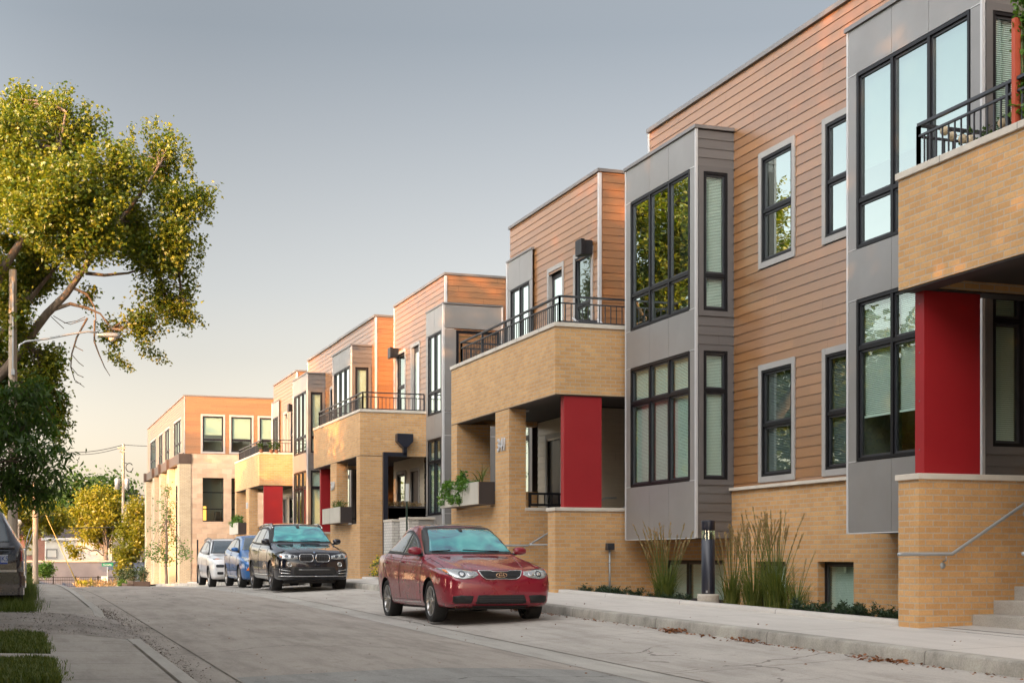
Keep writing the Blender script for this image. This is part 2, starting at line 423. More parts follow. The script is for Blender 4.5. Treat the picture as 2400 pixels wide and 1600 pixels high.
def flat(mb, fr, u0, u1, z0, z1, holes=(), d=0.0):
    if u0 > u1: u0, u1 = u1, u0
    for a, b, c, e in rects(u0, u1, z0, z1, [tuple(h) for h in holes]):
        mb.quad(fp(fr,a,d,c), fp(fr,b,d,c), fp(fr,b,d,e), fp(fr,a,d,e))
def reveal(mb, fr, u0, u1, z0, z1, dep):
    for (a,b),(c,e) in (((u0,z0),(u0,z1)),((u1,z0),(u1,z1)),((u0,z0),(u1,z0)),((u0,z1),(u1,z1))):
        mb.quad(fp(fr,a,0,b), fp(fr,c,0,e), fp(fr,c,-dep,e), fp(fr,a,-dep,b))
def siding(mb, fr, u0, u1, z0, z1, holes=(), expo=.165, proud=.015):
    """lapped boards with real slope and drip edge; butt joints 3 mm"""
    if u0 > u1: u0, u1 = u1, u0
    k0 = int(math.floor(z0/expo)); k1 = int(math.ceil(z1/expo))
    rnd = random.Random(int(u0*100)+int(z0*10))
    for k in range(k0, k1):
        a = max(z0, k*expo); b = min(z1, (k+1)*expo)
        if b-a < .01: continue
        iv = [(u0, u1)]
        for h in holes:
            if h[2] < (a+b)/2 < h[3]:
                nv = []
                for p, q in iv:
                    if h[1] <= p or h[0] >= q: nv.append((p, q)); continue
                    if h[0] > p: nv.append((p, h[0]))
                    if h[1] < q: nv.append((h[1], q))
                iv = nv
        for p, q in iv:
            cuts = [p]; c = p+rnd.uniform(.4, 3.5)
            while c < q-.3: cuts.append(c); c += 3.66
            cuts.append(q)
            for i in range(len(cuts)-1):
                s = cuts[i]+(.0018 if i else 0); e = cuts[i+1]-(.0018 if i < len(cuts)-2 else 0)
                mb.quad(fp(fr,s,proud,a), fp(fr,e,proud,a), fp(fr,e,.002,b), fp(fr,s,.002,b))
                mb.quad(fp(fr,s,-.004,a), fp(fr,e,-.004,a), fp(fr,e,proud,a), fp(fr,s,proud,a))
def window(par, fr, u0, u1, z0, z1, cols=(), rows=(), trim=.1, trimmat='trim', blind='full', set_back=0.0, glass='glass', sash=True, blindz=None, label=None, pr=.02, bm='blind'):
    """part 'window' (frame) with sub-parts pane, blind, casing, room"""
    if u0 > u1: u0, u1 = u1, u0
    cols = sorted(cols); rows = sorted(rows)
    f = MB(); w = .045; D0 = -set_back-.075; D1 = -set_back+pr
    us = [u0]+list(cols)+[u1]; zs = [z0]+list(rows)+[z1]
    fb(f, fr, u0, u0+w, D0, D1, z0, z1); fb(f, fr, u1-w, u1, D0, D1, z0, z1)
    fb(f, fr, u0+w, u1-w, D0, D1-.002, z0, z0+w); fb(f, fr, u0+w, u1-w, D0, D1-.002, z1-w, z1)
    for c in cols: fb(f, fr, c-.03, c+.03, D0, D1-.004, z0+w, z1-w)
    for r in rows:
        for i in range(len(us)-1):
            a = us[i]+(w if i == 0 else .03); b = us[i+1]-(w if i == len(us)-2 else .03)
            fb(f, fr, a, b, D0, D1-.006, r-.03, r+.03)
    W = f.build('window', M['black'], par)
    tag(W, label) if label else None
    gl = MB(); sm = MB()
    for i in range(len(us)-1):
        a = us[i]+(w if i == 0 else .03); b = us[i+1]-(w if i == len(us)-2 else .03)
        for j in range(len(zs)-1):
            c = zs[j]+(w if j == 0 else .03); e = zs[j+1]-(w if j == len(zs)-2 else .03)
            if sash:
                k = .035; q0 = -set_back-.05; q1 = -set_back-.012
                fb(sm, fr, a, a+k, q0, q1, c, e); fb(sm, fr, b-k, b, q0, q1, c, e)
                fb(sm, fr, a+k, b-k, q0, q1-.002, c, c+k); fb(sm, fr, a+k, b-k, q0, q1-.002, e-k, e)
                gl.quad(fp(fr,a+k,-set_back-.035,c+k), fp(fr,b-k,-set_back-.035,c+k), fp(fr,b-k,-set_back-.035,e-k), fp(fr,a+k,-set_back-.035,e-k))
            else:
                gl.quad(fp(fr,a,-set_back-.035,c), fp(fr,b,-set_back-.035,c), fp(fr,b,-set_back-.035,e), fp(fr,a,-set_back-.035,e))
    if sash: sm.build('sash', M['steel'], W)
    gl.build('pane', M[glass], W)
    if blind in ('full', 'half', 'some'):
        bb = MB(); zt = z1-.05; zb = z0+.04 if blind == 'full' else z0+(z1-z0)*(.5 if blind == 'half' else .28)
        for i in range(len(us)-1):
            if blind == 'some' and i == 0 and len(us) > 2: continue
            a = us[i]+.07; b = us[i+1]-.07; q = zt; d = -set_back-.085
            while q > zb:
                bb.quad(fp(fr,a,d-.014,q), fp(fr,b,d-.014,q), fp(fr,b,d+.006,q-.024), fp(fr,a,d+.006,q-.024)); q -= .0265
            fb(bb, fr, a, b, d-.02, d+.02, zb-.03, zb)
        bb.build('blind', M[bm], W)
    elif blind == 'shade':
        bb = MB(); zb = blindz if blindz is not None else z0+(z1-z0)*.45
        fb(bb, fr, u0+.05, u1-.05, -set_back-.11, -set_back-.10, zb, z1-.05); bb.build('roller_shade', M['shade'], W)
    elif blind == 'curtain':
        bb = MB(); n = 60
        for side in (0, 1):
            a = u0+.06 if side == 0 else u1-.06-(u1-u0)*.22; b = u0+.06+(u1-u0)*.22 if side == 0 else u1-.06
            for i in range(n//3):
                p = a+(b-a)*i/(n//3); q = a+(b-a)*(i+1)/(n//3)
                dp = -set_back-.13+.03*math.sin(i*1.3); dq = -set_back-.13+.03*math.sin((i+1)*1.3)
                bb.quad(fp(fr,p,dp,z0+.05), fp(fr,q,dq,z0+.05), fp(fr,q,dq,z1-.05), fp(fr,p,dp,z1-.05))
        bb.build('curtain', M['blind'], W)
    rm = MB(); dd = -set_back-.9; e = .0
    o = D0
    A = (fp(fr,u0+e,o,z0+e), fp(fr,u1-e,o,z0+e), fp(fr,u1-e,o,z1-e), fp(fr,u0+e,o,z1-e))
    B = (fp(fr,u0,dd,z0), fp(fr,u1,dd,z0), fp(fr,u1,dd,z1), fp(fr,u0,dd,z1))
    rm.quad(*B)
    for i in range(4):
        j = (i+1) % 4; rm.quad(A[i], A[j], B[j], B[i])
    rm.build('room_interior', M['room'], W)
    if trim:
        tb = MB(); q = trim; pd = .032
        fb(tb, fr, u0-q, u0, -.01, pd, z0-q, z1+q); fb(tb, fr, u1, u1+q, -.01, pd, z0-q, z1+q)
        fb(tb, fr, u0, u1, -.01, pd-.002, z0-q, z0); fb(tb, fr, u0, u1, -.01, pd-.002, z1, z1+q)
        tb.build('casing', M[trimmat], W)
    return W

def digits(par, txt, pos, h, d=(0,-1,0), m='white', name='house_number', ext=.02, font_sx=1.0):
    cu = bpy.data.curves.new('t', 'FONT'); cu.body = txt; cu.size = 1.0; cu.extrude = ext/h*.5; cu.align_x = 'CENTER'; cu.align_y = 'CENTER'; cu.offset = .012
    ob = bpy.data.objects.new('t', cu); COL.objects.link(ob)
    dg = bpy.context.evaluated_depsgraph_get(); me = bpy.data.meshes.new_from_object(ob.evaluated_get(dg))
    X = Vector(d).normalized(); Z = Vector((0,0,1)); N = X.cross(Z)
    c = Vector(pos); k = h/.70
    off = worldloc(par) if par is not None else Vector((0,0,0))
    for v in me.vertices:
        q = c + X*(v.co.x*k*font_sx) + Z*(v.co.y*k) + N*(v.co.z*k); v.co = q-off
    bpy.data.objects.remove(ob, do_unlink=True); bpy.data.curves.remove(cu)
    me.materials.clear(); me.materials.append(M[m]) if isinstance(m, str) else me.materials.append(m)
    me.name = name; o = bpy.data.objects.new(name, me); COL.objects.link(o)
    if par is not None: o.parent = par
    return o

XF, XB, XW, XR = 10.1, 11.5, 12.25, 12.9
def townhouse(name, label, Yc, sg, dz, near, number=None, style=None, group='townhouses along the right side of the street', win=None):
    Y = lambda s: Yc+sg*s
    g = -1.0+LZ(Y(9))
    T = empty('townhouse', (XF, Y(9), g), label, 'townhouse', group)
    vis = lambda inner: ('Y', inner, -1)
    Z = lambda z: z+dz
    gb = g-.9; gw = -1.12+LZ(Y(2))
    bk = MB()                                   # ---- brickwork
    base = ('X', 12.2, -1)
    bw = [(.45,1.55)] if True else []
    holes = []
    # basement windows: (s0,s1,z0,z1)
    bwin = [(.55,1.62,-.05), (2.75,5.35,-.03)] if sg > 0 else [(.45,1.49,-.05), (2.75,5.35,-.03)]
    for a, b, zt in bwin: holes.append((min(Y(a),Y(b)), max(Y(a),Y(b)), gw, Z(zt)))
    flat(bk, base, min(Y(0),Y(6.04)), max(Y(0),Y(6.04)), gb, Z(1.2), holes)
    for h in holes: reveal(bk, base, *h, .13)
    bk.quad((12.2,Y(0),Z(1.2)),(12.2,Y(6.04),Z(1.2)),(12.35,Y(6.04),Z(1.2)),(12.35,Y(0),Z(1.2)))
    # street fascia of the balcony
    ya, yb = Y(5.75), Y(12.75)
    bk.box(XF, XF+.3, ya, yb, Z(3.21), Z(4.53))
    bk.box(XF+.3, 12.2, Y(5.75), Y(6.05), Z(3.21), Z(4.53)); bk.box(XF+.3, 12.2, Y(12.45), Y(12.75), Z(3.21), Z(4.53))
    bk.box(XF, XF+.38, Y(8.5), Y(9.42), gb, Z(3.19))                      # pier with the number
    bk.box(XF, XF+.3, Y(9.42), Y(12.28), gb, Z(1.14))                     # wall under the planter
    bk.box(XF, 10.93, Y(12.28), Y(12.75), gb, Z(3.19))                    # end pier
    bk.box(10.93, 12.2, Y(12.45), Y(12.75), gb, Z(1.62))
    bk.box(XF, 12.2, Y(5.75), Y(6.17), gb, Z(.93))                        # cheek wall of the stairs
    bk.box(XF+.38, 12.6, Y(8.5), Y(8.8), gb, Z(1.02))                     # wall between stairs and porch
    flat(bk, ('X',12.2,-1), Y(12.75), Y(14.6), gb, Z(.33))
    BK = bk.build('brick_wall', M['brick'], T)
    cp = MB()                                   # ---- stone caps
    cp.box(XF-.03, XF+.33, Y(5.75)-sg*.03, Y(12.75)+sg*.03, Z(4.53), Z(4.61))
    cp.box(XF+.33, 12.2, Y(5.75)-sg*.03, Y(6.08), Z(4.53), Z(4.608)); cp.box(XF+.33, 12.2, Y(12.42), Y(12.75)+sg*.03, Z(4.53), Z(4.608))
    cp.box(XF-.03, 12.19, Y(5.75)-sg*.03, Y(6.17)+sg*.03, Z(.93), Z(1.0))
    cp.box(XF+.36, 12.6, Y(8.5)-sg*.02, Y(8.8), Z(1.02), Z(1.09))
    cp.box(12.14, 12.26, Y(0), Y(6.04), Z(1.2), Z(1.255))
    cp.build('stone_cap', M['cap'], T, bevel=.006)
    if near is not None:                       # cap joints read as fine lines: separate slabs
        jn = MB()
        for q in np.arange(6.6, 12.6, 1.35):
            jn = MB(); jn.box(XF-.032, XF-.03+.001, Y(q)-.004, Y(q)+.004, Z(4.53), Z(4.61)); jn.build('cap_joint', M['darktrim'], T)
    # ---- steps, porch floor, soffit, balcony floor
    st = MB()
    for k in range(7):
        zt = g+.025+.165*(k+1); x0 = 10.84+.3*k
        st.box(x0, x0+.3 if k < 6 else 16, Y(6.17), Y(8.5), gb, zt)
    st.build('stair', M['kerbc'], T, bevel=.01)
    pf = MB(); pf.box(XF+.3, 12.2, Y(8.8), Y(12.45), .25, Z(.45)); pf.build('porch_floor', M['kerbc'], T)
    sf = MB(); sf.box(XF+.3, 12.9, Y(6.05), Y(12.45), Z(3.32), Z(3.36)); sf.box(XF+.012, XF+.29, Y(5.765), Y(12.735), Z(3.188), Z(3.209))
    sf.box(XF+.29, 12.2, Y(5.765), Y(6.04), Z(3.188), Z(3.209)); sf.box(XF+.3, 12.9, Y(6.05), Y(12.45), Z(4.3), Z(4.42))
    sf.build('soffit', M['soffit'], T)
    lm = MB(); lm.lathe((10.95, Y(9.9), Z(3.32)), (0,0,-1), [(0,.03),(.1,.03),(.11,0)], 16); lm.build('porch_ceiling_light', M['white'], T)
    rp = MB(); rp.box(XF+.2, 11.1, Y(5.80), Y(5.98), Z(1.001), Z(3.187)); RP = rp.build('red_panel', M['red'], T, bevel=.004)
    sc = MB()
    for zz in np.arange(1.3, 3.1, .58):
        sc = MB(); sc.lathe((XF+.2, Y(5.89), Z(zz)), (-1,0,0), [(.0,.003),(.010,.003),(.011,0)], 8); sc.build('panel_screw', M['darktrim'], RP)
    # ---- main wall
    wl = MB(); wb = MB(); fr = ('X', XW, -1)
    mw = [(.3,1.52)] if sg > 0 else [(.54,1.76)]
    hs = []
    for a, b in mw:
        for z0, z1 in ((5.07,6.86),(1.40,3.22)):
            hs.append((min(Y(a+.1),Y(b-.1)), max(Y(a+.1),Y(b-.1)), Z(z0), Z(z1)))
    siding(wl, fr, Y(0), Y(6.04), Z(1.25), Z(8.58), [(h[0]-.04,h[1]+.04,h[2]-.04,h[3]+.04) for h in hs])
    flat(wb, fr, Y(0), Y(6.04), Z(1.25), Z(8.58), hs, -.006)
    # gable end of the main block towards the recess, recess wall and set-back box
    e1 = ('Y', Y(6.04), sg)
    siding(wl, e1, XW, XR, Z(.4), Z(8.58)); flat(wb, e1, XW, XR, Z(.4), Z(8.58), (), -.006)
    rc = ('X', XR, -1)
    siding(wl, rc, Y(6.04), Y(8.67), Z(3.4), Z(8.3), [(min(Y(6.8),Y(7.8)), max(Y(6.8),Y(7.8)), Z(4.5), Z(6.85))]); flat(wb, rc, Y(6.04), Y(8.67), Z(.2), Z(8.3), (), -.006)
    e2 = ('Y', Y(8.67), -sg)
    siding(wl, e2, XW, XR, Z(4.5), Z(8.47)); flat(wb, e2, XW, XR, Z(3.3), Z(8.47), (), -.006)
    bx = [(9.1,10.05,4.62,6.82), (10.87,11.75,4.45,6.82)]
    hb = [(min(Y(a),Y(b)), max(Y(a),Y(b)), Z(c), Z(e)) for a,b,c,e in bx]
    siding(wl, fr, Y(8.67), Y(14.6), Z(4.5), Z(8.47), hb); flat(wb, fr, Y(8.67), Y(14.6), Z(3.3), Z(8.47), hb, -.006)
    e3 = ('Y', Y(14.6), sg)
    siding(wl, e3, XW, 16.2, Z(.35), Z(8.47), expo=.165); flat(wb, e3, XW, 16.2, gb, Z(8.47), (), -.006)
    wl.build('siding_wall', M['brown'], T); wb.build('wall_backing', M['dark'], T)
    bs = MB(); pw = ('X', XW-.03, -1); hp = [(min(Y(a),Y(b)), max(Y(a),Y(b)), Z(.46), Z(2.85)) for a,b in ((9.2,10.15),(10.9,11.8))]
    siding(bs, pw, Y(8.67), Y(12.45), Z(.45), Z(3.3), hp); siding(bs, ('Y', Y(8.67), -sg), XW-.03, 14.5, Z(.45), Z(3.3))
    bs.build('porch_siding', M['beige'], T)
    window(T, pw, hp[0][0], hp[0][1], hp[0][2]+.5, hp[0][3], rows=[Z(1.9)], trim=.1, trimmat='trim', blind='none')
    dr = MB(); fb(dr, pw, hp[1][0], hp[1][1], -.08, -.03, hp[1][2], hp[1][3]); D = dr.build('door', M['black_metal'], T)
    kn = MB(); kn.lathe(fp(pw, hp[1][0]+.1, -.02, Z(1.5)), (-1,0,0), [(.0,.06),(.03,.05),(.015,0)], 10); kn.build('handle', M['galv'], D)
    fr2 = MB(); q = hp[1]; fb(fr2, pw, q[0]-.1, q[0], -.01, .03, q[2], q[3]+.1); fb(fr2, pw, q[1], q[1]+.1, -.01, .03, q[2], q[3]+.1); fb(fr2, pw, q[0], q[1], -.01, .028, q[3], q[3]+.1); fr2.build('door_casing', M['trim'], D)
    # corner boards and parapet caps
    cb = MB()
    for s, d in ((6.04,-1),(8.67,1),(14.6,-1)):
        if s == 14.6 and sg > 0: continue
        cb = MB(); y0 = Y(s); cb.box(XW-.028, XW+.04, y0-.035, y0+.035, Z(4.5) if s > 7 else Z(4.6), Z(8.56) if s < 7 else Z(8.44)); cb.build('corner_board', M['white'], T)
    cpz = MB()
    cpz.box(XW-.06, XW+.2, Y(0), Y(6.04)+sg*.04, Z(8.58), Z(8.66)); cpz.box(XW+.2, XR+.2, Y(5.9), Y(6.04)+sg*.04, Z(8.58), Z(8.658))
    cpz.box(XW-.05, XW+.2, Y(8.67)-sg*.04, Y(14.6)+sg*.04, Z(8.47), Z(8.54)); cpz.box(XW+.2, 20, Y(8.67)-sg*.04, Y(8.85), Z(8.47), Z(8.538)); cpz.box(XW+.2, 16.2, Y(14.45), Y(14.6)+sg*.04, Z(8.47), Z(8.538))
    cpz.box(XR-.04, XR+.1, Y(6.06), Y(8.62), Z(8.3), Z(8.36))
    cpz.build('parapet_cap', M['flash'], T)
    rf = MB(); rf.box(XW+.15, 22, Y(0), Y(6.0), Z(8.3), Z(8.4)); rf.box(XR, 22, Y(6.0), Y(8.7), Z(8.1), Z(8.2)); rf.box(XW+.15, 22, Y(8.7), Y(14.55), Z(8.2), Z(8.3)); rf.build('roof', M['roof'], T)
    bkw = MB(); bkw.quad((22,Y(0),gb),(22,Y(14.6),gb),(22,Y(14.6),Z(8.4)),(22,Y(0),Z(8.4))); bkw.quad((16.2,Y(14.6),gb),(22,Y(14.6),gb),(22,Y(14.6),Z(8.4)),(16.2,Y(14.6),Z(8.4))); bkw.build('rear_wall', M['brown'], T)
    # ---- bay with cement panels
    b0, b1 = 2.45, 5.5; BF = ('X', XB, -1)
    sides = MB(); side2 = MB()
    zt, zb = Z(7.6), Z(.36)
    pn = MB(); cuts = [b0+.04, b0+.23, b0+1.11, b0+1.94, b1-.23, b1-.04]
    A = lambda s0, s1: (min(Y(s0),Y(s1))+.004, max(Y(s0),Y(s1))-.004)
    wz = [(Z(4.43), Z(6.93)), (Z(1.39), Z(3.69))]
    for i in range(3):
        s0 = (b0+.02, b0+1.10, b0+1.95)[i]; s1 = (b0+1.10, b0+1.95, b1-.02)[i]
        for z0, z1 in ((Z(6.93)+.012, zt), (Z(3.69)+.012, Z(4.43)-.012), (zb+.02, Z(1.39)-.012)):
            u = A(s0, s1); fb(pn, BF, u[0], u[1], 0, .014, z0, z1)
    for z0, z1 in wz:
        for s0, s1 in ((b0+.02, b0+.225), (b1-.225, b1-.02)):
            u = A(s0, s1); fb(pn, BF, u[0], u[1], 0, .014, z0+.004, z1-.004)
    pn.build('bay_panel', M['panel'], T)
    bb = MB(); ww = []
    for z0, z1 in wz: ww.append((min(Y(b0+.24),Y(b1-.24)), max(Y(b0+.24),Y(b1-.24)), z0, z1))
    flat(bb, BF, Y(b0), Y(b1), zb, zt, ww, -.001); bb.box(XB, XW, Y(b0), Y(b1), zb, zb+.01); bb.box(XB, XW+.1, Y(b0), Y(b1), zt-.02, zt)
    bb.build('bay_backing', M['dark'], T)
    wt = MB()
    for s in (b0, b1): wt.box(XB-.022, XB+.022, Y(s)-.022, Y(s)+.022, zb, zt)
    fb(wt, BF, min(Y(b0),Y(b1))+.022, max(Y(b0),Y(b1))-.022, .0, .024, zb-.006, zb+.014)
    for z0, z1 in wz:
        for zz in (z0-.004, z1+.006):
            for s0, s1 in ((b0+.022, b0+.235), (b1-.235, b1-.022)):
                u = A(s0, s1); fb(wt, BF, u[0], u[1], .0, .02, zz-.006, zz+.006)
    wt.build('bay_trim', M['white'], T)
    cc = MB(); cc.box(XB-.05, XW-.02, Y(b0)-sg*.05, Y(b1)+sg*.05, zt, zt+.06); cc.build('bay_cap', M['flash'], T)
    c2 = [Y(b0+1.105), Y(b0+1.945)]
    op = dict(upper='some', lower='full') if win is None else win
    window(T, BF, ww[0][0], ww[0][1], ww[0][2], ww[0][3], cols=c2, rows=[Z(5.10)], trim=0, blind=op['upper'], glass='glass2' if op['upper'] != 'full' else 'glass')
    window(T, BF, ww[1][0], ww[1][1], ww[1][2], ww[1][3], cols=c2, rows=[Z(3.0)], trim=0, blind=op['lower'])
    # bay cheeks
    for s, out in ((b0, -sg), (b1, sg)):
        fr3 = ('Y', Y(s), out); sd = MB(); bk3 = MB(); hh = []
        if out < 0:
            hh = [(11.63, 12.11, Z(4.39), Z(6.85)), (11.63, 12.11, Z(1.40), Z(3.68))]
        siding(sd, fr3, XB+.02, XW, zb, zt-.02, [(h[0]-.03,h[1]+.03,h[2]-.03,h[3]+.03) for h in hh]); flat(bk3, fr3, XB, XW+.02, zb, zt, hh, -.006)
        sd.build('bay_side', M['gray'], T); bk3.build('bay_side_backing', M['dark'], T)
        if hh:
            window(T, fr3, *hh[0], rows=[Z(5.02)], trim=.095, trimmat='darktrim', blind='full')
            window(T, fr3, *hh[1], rows=[Z(2.98)], trim=.095, trimmat='darktrim', blind='full')
    # ---- windows of the main wall
    for i, h in enumerate(hs):
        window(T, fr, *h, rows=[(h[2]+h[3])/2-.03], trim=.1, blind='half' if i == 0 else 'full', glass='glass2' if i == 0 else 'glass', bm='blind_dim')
    for i, h in enumerate(hb):
        if i == 0: window(T, fr, *h, rows=[(h[2]+h[3])/2], trim=.1, blind='none')
        else:
            dr = MB(); fb(dr, fr, h[0], h[1], -.12, -.07, h[2], h[3]); D = dr.build('balcony_door', M['black_metal'], T)
            gq = MB(); fb(gq, fr, h[0]+.16, h[1]-.16, -.066, -.06, h[2]+.35, h[3]-.2); gq.build('pane', M['glass2'], D)
            cs = MB(); fb(cs, fr, h[0]-.1, h[0], -.1, .03, h[2], h[3]+.1); fb(cs, fr, h[1], h[1]+.1, -.1, .03, h[2], h[3]+.1); fb(cs, fr, h[0], h[1], -.1, .028, h[3], h[3]+.1); cs.build('casing', M['trim'], D)
    # recess door (upstairs) is dark glass
    window(T, rc, min(Y(6.85),Y(7.75)), max(Y(6.85),Y(7.75)), Z(4.55), Z(6.8), trim=.09, blind='full')
    for i, (a, b, zt_) in enumerate(bwin):
        u = (min(Y(a),Y(b)), max(Y(a),Y(b)))
        cl = [u[0]+(u[1]-u[0])/3, u[0]+2*(u[1]-u[0])/3] if b-a > 2 else []
        window(T, base, u[0], u[1], gw, Z(zt_), cols=cl, trim=0, blind='full', set_back=.13, pr=.0)
    # ---- corner bay at the outer end
    c0, c1 = 12.76, 14.62; CF = ('X', XW-.06, -1); zt2, zb2 = Z(7.6), Z(.34)
    pn = MB(); bb = MB(); wt = MB()
    cw = [(Y(12.98), Y(14.38), Z(4.43), Z(6.86)), (Y(12.98), Y(14.38), Z(1.39), Z(3.69))]
    cw = [(min(a,b), max(a,b), c, e) for a,b,c,e in cw]
    flat(bb, CF, Y(c0), Y(c1), zb2, zt2, cw, -.001)
    for s0, s1 in ((c0, 13.68), (13.68, c1)):
        u = A(s0, s1)
        for z0, z1 in ((Z(6.86)+.01, zt2), (Z(3.69)+.01, Z(4.43)-.01), (zb2, Z(1.39)-.01)): fb(pn, CF, u[0], u[1], 0, .014, z0, z1)
    for s0, s1 in ((c0, 12.97), (14.39, c1)):
        u = A(s0, s1)
        for w4 in cw: fb(pn, CF, u[0], u[1], 0, .014, w4[2], w4[3])
    wt.box(XW-.1, XW-.04, Y(c1)-.03, Y(c1)+.03, zb2, zt2)
    e4 = ('Y', Y(c1)+sg*.02, sg); hh = []
    if sg < 0:
        hh = [(12.57, 13.92, Z(4.43), Z(6.84))]
        for z0, z1 in ((Z(6.90), zt2-.02), (Z(3.73), Z(4.40)), (Z(1.42), Z(3.71)), (zb2, Z(1.40))): fb(pn, e4, XW-.03, 13.98, 0, .02, z0, z1)
        for x0, x1 in ((XW-.03, 12.56), (13.93, 13.98)): fb(pn, e4, x0, x1, 0, .02, Z(4.44), Z(6.86))
        for zz in (Z(6.87), Z(4.415), Z(3.72), Z(1.41)): fb(wt, e4, XW-.04, 13.98 if zz < Z(4) else 12.5, 0, .024, zz-.008, zz+.008)
        fb(wt, e4, 13.98, 14.03, 0, .03, zb2, zt2)
        window(T, e4, *hh[0], trim=0, blind='full', glass='glass')
    elif True:
        fb(pn, e4, XW-.03, 13.98, 0, .02, zb2, zt2)
    bbx = MB(); bbx.box(XW-.06, XW+.1, Y(c0), Y(c1)+sg*.02, zt2-.02, zt2)
    pn.build('corner_bay_panel', M['panel'], T); bb.build('corner_bay_backing', M['dark'], T); wt.build('corner_bay_trim', M['white'], T)
    cc = MB(); cc.box(XW-.1, XW+.02, Y(c0)-.0, Y(c1)+sg*.05, zt2, zt2+.05)
    if sg < 0: cc.box(XW+.02, 14.03, Y(c1)+sg*.0, Y(c1)+sg*.06, zt2, zt2+.05)
    cc.build('corner_bay_cap', M['flash'], T)
    cm = [(Y(13.68))]
    window(T, CF, *cw[0], cols=cm, rows=[Z(5.10)], trim=0, blind='none', glass='glass2'); window(T, CF, *cw[1], cols=cm, rows=[Z(3.0)], trim=0, blind='full')
    # ---- wall lamp beside the balcony window
    wl_ = MB(); wl_.box(11.93, 12.02, Y(8.95), Y(9.3), Z(6.70), Z(7.05)); wl_.box(12.02, 12.22, Y(8.98), Y(9.27), Z(6.72), Z(7.03))
    wl_.build('wall_lamp', M['black_metal'], T, bevel=.008)
    # ---- balcony railing
    rl = MB(); xr = XF+.16; zc = Z(4.61); ys, ye = Y(5.93), Y(12.45)
    def run(p0, p1, picket=.115, posts=1.5):
        L_ = math.dist(p0, p1); dx = (p1[0]-p0[0])/L_; dy = (p1[1]-p0[1])/L_
        def bar(z0, z1, hw):
            nx, ny = -dy*hw, dx*hw
            vs = [(p0[0]+nx,p0[1]+ny),(p0[0]-nx,p0[1]-ny),(p1[0]-nx,p1[1]-ny),(p1[0]+nx,p1[1]+ny)]
            rl.add([(a,b,z0) for a,b in vs]+[(a,b,z1) for a,b in vs], [(0,3,2,1),(4,5,6,7),(0,1,5,4),(1,2,6,5),(2,3,7,6),(3,0,4,7)])
        bar(zc+.53, zc+.565, .025); bar(zc+.40, zc+.425, .018); bar(zc+.04, zc+.065, .018)
        n = int(L_/picket)
        for i in range(1, n):
            x = p0[0]+dx*L_*i/n; y = p0[1]+dy*L_*i/n; rl.box(x-.008, x+.008, y-.008, y+.008, zc+.06, zc+.405)
        n = max(1, round(L_/posts))
        for i in range(n+1):
            x = p0[0]+dx*L_*i/n; y = p0[1]+dy*L_*i/n; rl.box(x-.02, x+.02, y-.02, y+.02, zc, zc+.535)
    run((xr, ys), (xr, ye)); run((xr, ys), (12.2, ys)); run((xr, ye), (12.2, ye))
    rl.build('balcony_railing', M['steel'], T)
    # porch railing on the stair wall and hand rails
    pr = MB(); yy = Y(8.66); z0 = Z(1.13); z1 = Z(1.42)
    pr.box(XF+.5, 12.1, yy-.02, yy+.02, z1-.05, z1); pr.box(XF+.5, 12.1, yy-.02, yy+.02, z0, z0+.05)
    for x in np.arange(XF+.55, 12.1, .16): pr.box(x-.012, x+.012, yy-.012, yy+.012, z0+.05, z1-.05)
    for x in (XF+.52, 11.3, 12.08): pr.box(x-.02, x+.02, yy-.021, yy+.021, Z(1.09), z1-.001)
    pr.build('porch_railing', M['black_metal'], T)
    for s, k in ((6.17+.075, -1), (8.5-.075, 1)):
        hr = MB(); y = Y(s); zg = g+.90
        hr.tube([(9.76,y,zg),(9.8,y,zg),(10.5,y,zg+.005),(11.4,y,zg+.53),(12.3,y,zg+1.05),(12.55,y,zg+1.05)], .021, 10)
        H = hr.build('handrail', M['galv'], T, smooth=True)
        br = MB(); ym = Y(s+k*.07)
        for x, z in ((9.9 if False else 10.42, zg), (11.6, zg+.62)):
            br.tube([(x,y,z-.02),(x,y,z-.07),(x,Y(s+k*.06),z-.08)], .008, 6); br.lathe((x, ym, z-.13), (0,1 if (ym-y) < 0 else -1,0), [(0,.01),(.035,.01),(.037,0)], 14)
        br.build('rail_bracket', M['galv'], H, smooth=True)
    if number:
        digits(T, number, (XF-.022, Y(8.95), Z(2.44)), .27, (0,-1,0), 'white')
    T['_g'] = g
    return T

HA = townhouse('townhouse', 'nearest brown and tan townhouse at the right edge, with ivy trellis on its balcony', 20.6, -1, 0.0, True, None, win=dict(upper='shade', lower='some'))
HB = townhouse('townhouse', 'townhouse numbered 341 behind the dark red sedan, with red panel and grey bay', 20.6, 1, 0.0, True, '341', win=dict(upper='none', lower='full'))
HE = townhouse('townhouse', 'townhouse numbered 347 with black downspout, behind the black SUV', 55.65, -1, -.08, None, '347', win=dict(upper='none', lower='none'))
HI = townhouse('townhouse', 'farthest narrow townhouse, sunlit orange top, next to the stone office building', 55.65, 1, -.10, None, '351', win=dict(upper='none', lower='none'))
# ------------------------------------------------------------------ helper: pixel of the photograph -> point on a vertical plane (used only to read positions off)
def PX(x, y, X=None, Y=None):
    t = (x-CXP)/F_; tn = tan(TH+atan(t))
    if X is not None: Y = X/tn
    else: X = Y*tn
    d = Y*cos(TH)+X*sin(TH)
    return Vector((X, Y, (HYP-y)*d/F_))
